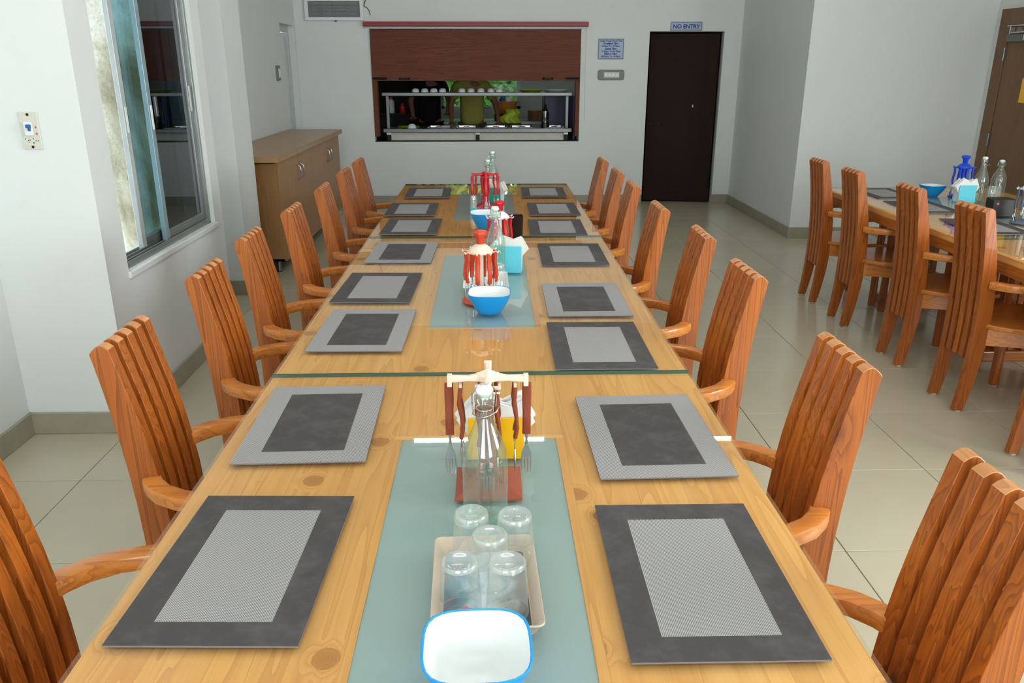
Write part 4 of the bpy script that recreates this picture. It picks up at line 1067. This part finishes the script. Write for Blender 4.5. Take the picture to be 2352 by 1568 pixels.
sk = tag(empty('bottle_rack', (0, 0, 0)), 'dark rack against the left kitchen wall', 'rack')
for z in (.62, .98, 1.5): build('shelf', MB().box(-1.9, -1.0, 11.5, 11.9, z-.02, z), 'kitchen_dark', sk)
build('back_panel', MB().box(-1.9, -.85, 11.9, 11.93, 0, 2.4), 'kitchen_dark', sk)
for x in (-1.9, -1.0): build('upright', MB().box(x-.02, x+.02, 11.5, 11.9, 0, 2.4), 'kitchen_dark', sk)
for x, h_, R_, m1, m2, nm in ((-1.36, .21, .05, 'white_pl', 'red_pl', 'white bottle with red cap'), (-1.20, .13, .045, 'red_pl', 'red_pl', 'squat red jar'), (-1.06, .10, .04, 'teal_pl', 'white_pl', 'teal jar'), (-1.66, .14, .045, 'white_pl', 'black_pl', 'pale jar')):
    r = tag(empty('condiment_bottle', (x, 11.6, .98)), nm + ' on the dark kitchen rack', 'bottle', 'bottles on the kitchen rack')
    build('body', MB().lathe([(R_*.9, 0), (R_, .01), (R_, h_*.72), (R_*.55, h_*.86), (R_*.5, h_*.9)], 20), m1, r, smooth=45); build('cap', MB().lathe([(R_*.58, h_*.86), (R_*.58, h_), (0, h_+.004)], 16), m2, r, smooth=45)

kl = tag(empty('kitchen_fill_tube', (.9, 12.2, ZC)), 'added fill tube on the kitchen ceiling', 'lamp')  # unseen tube, added to brighten the right side of the kitchen
build('batten', MB().box(-.4, .4, -.025, .025, -.03, 0), 'white_pl', kl); build('tube', MB().tube([(-.38, 0, -.05), (.38, 0, -.05)], .014, 8), 'tube', kl)

# people behind the counter
def skin_mesh(name, verts, edges, radii, mat, parent=None, sub=2, root=0):
    me = bpy.data.meshes.new(name); me.from_pydata(verts, edges, []); me.materials.append(M[mat])
    o = bpy.data.objects.new(name, me); COL.objects.link(o)
    mod = o.modifiers.new('skin', 'SKIN'); mod.use_smooth_shade = True
    if not me.skin_vertices:
        bpy.context.view_layer.objects.active = o
    for i, r in enumerate(radii):
        d = me.skin_vertices[0].data[i]; d.radius = r if isinstance(r, tuple) else (r, r); d.use_root = (i == root)
    s = o.modifiers.new('sub', 'SUBSURF'); s.levels = sub; s.render_levels = sub
    if parent: o.parent = parent
    return o
def person(x, y, label, shirt, trousers, hands, lean, H=1.64, printed=False):
    r = tag(empty('person', (x, y, 0)), label, 'person', 'kitchen staff')
    k = H/1.70
    V = [(0, 0, .93), (0, -.01, 1.10), (0, -.01-lean*.4, 1.25), (0, -lean*.8, 1.40), (0, -lean, 1.50), (0, -lean-.02, 1.58), (0, -lean-.03, 1.68)]
    E = [(i, i+1) for i in range(6)]; R_ = [(.15, .10), (.14, .095), (.155, .10), (.13, .08), (.05, .05), (.07, .085), (.06, .075)]
    V = [(a, b, c*k) for a, b, c in V]
    for s in (-1, 1):
        n = len(V)
        V += [(s*.09, 0, .86*k), (s*.10, -.01, .48*k), (s*.10, .02, .07*k), (s*.10, -.12, .03*k)]; R_ += [(.085, .085), (.06, .06), (.042, .042), (.035, .025)]
        E += [(0, n), (n, n+1), (n+1, n+2), (n+2, n+3)]
    hand_pts = []
    for s, hp in zip((-1, 1), hands):
        n = len(V); sh = Vector((s*.185, -lean*.8, 1.385*k)); hp = Vector(hp); mid = (sh+hp)/2 + Vector((s*.05, .05, 0))
        dirn = (hp-mid).normalized(); pal = hp+dirn*.01
        V += [tuple(sh), tuple(mid), tuple(hp)]; R_ += [(.058, .058), (.042, .042), (.026, .022)]
        E += [(3, n), (n, n+1), (n+1, n+2)]
        p = hp+Vector((0, -.05, -.004)); V.append(tuple(p)); R_.append((.034, .014)); E.append((n+2, n+3))
        for q, (dx, L) in enumerate(((-.027, .065), (-.009, .075), (.009, .07), (.026, .055))):
            m = len(V); V += [(p.x+dx, p.y-.03, p.z), (p.x+dx*1.2, p.y-.03-L*.55, p.z+.004), (p.x+dx*1.25, p.y-.03-L, p.z-.008)]; R_ += [(.010, .010), (.009, .009), (.007, .007)]
            E += [(n+3, m), (m, m+1), (m+1, m+2)]
        m = len(V); V += [(hp.x-s*.03, hp.y-.035, hp.z), (hp.x-s*.05, hp.y-.065, hp.z-.004)]; R_ += [(.011, .011), (.009, .009)]; E += [(n+2, m), (m, m+1)]
    skin_mesh('body', V, E, R_, 'skin', r)
    # shirt with short sleeves
    V2 = [(0, 0, .86*k), (0, -.01, 1.0*k), (0, -.01, 1.12*k), (0, -.01-lean*.4, 1.26*k), (0, -lean*.8, 1.39*k), (0, -lean, 1.455*k)]
    E2 = [(i, i+1) for i in range(5)]; R2 = [(.175, .125), (.168, .12), (.165, .118), (.178, .122), (.15, .10), (.068, .066)]
    for s, hp in zip((-1, 1), hands):
        n = len(V2); sh = Vector((s*.187, -lean*.8, 1.385*k)); hp = Vector(hp); mid = (sh+hp)/2 + Vector((s*.05, .05, 0)); el = sh+(mid-sh)*.75
        V2 += [tuple(sh), tuple(el)]; R2 += [(.076, .076), (.072, .072)]; E2 += [(4, n), (n, n+1)]
    sh_ = skin_mesh('t_shirt', V2, E2, R2, shirt, r)
    V3 = [(0, 0, .93*k)]; E3 = []; R3 = [(.165, .12)]
    for s in (-1, 1):
        n = len(V3); V3 += [(s*.09, 0, .84*k), (s*.10, -.01, .48*k), (s*.10, .02, .10*k)]; R3 += [(.10, .10), (.08, .08), (.07, .07)]; E3 += [(0, n), (n, n+1), (n+1, n+2)]
    skin_mesh('trousers', V3, E3, R3, trousers, r)
    hz = 1.60*k; hy = -lean-.035
    hr = MB(); N = 18
    hr.loft([[(.082*c_*math.cos(a), hy+.02+.098*c_*math.sin(a), hz+.03+zz) for a in [2*PI*i/N for i in range(N)]] for c_, zz in ((1.0, 0), (1.04, .04), (.95, .085), (.65, .12), (.2, .135))])
    build('hair', hr, 'hair', r, smooth=60)
    fc_ = MB()
    fc_.lathe([(0, 0), (.012, .004), (.010, .012), (0, .016)], 10, (0, hy-.095, hz-.005))
    build('nose', fc_, 'skin', r, smooth=60)
    for s in (-1, 1):
        build('eye', MB().lathe([(0, -.008), (.009, 0), (0, .008)], 10, (s*.03, hy-.082, hz+.02)), 'white_pl', r, smooth=60)
        build('ear', MB().lathe([(0, -.028), (.014, -.01), (.016, .012), (0, .028)], 10, (s*.078, hy+.01, hz+.005)), 'skin', r, smooth=60)
    build('mouth', MB().box(-.022, .022, hy-.088, hy-.078, hz-.048, hz-.042), 'rose2', r, bevel=.002)
    return r
person(-.225, 10.88, 'person in an olive t-shirt leaning with both hands on the counter', 'olive', 'grey_cloth', [(-.26, -.20, .905), (.345, -.20, .905)], .05, 1.66)
person(-.80, 11.17, 'person in dark clothes standing left of the one in olive', 'black_cloth', 'black_cloth', [(-.21, -.12, .95), (.25, -.16, 1.0)], .03, 1.66)
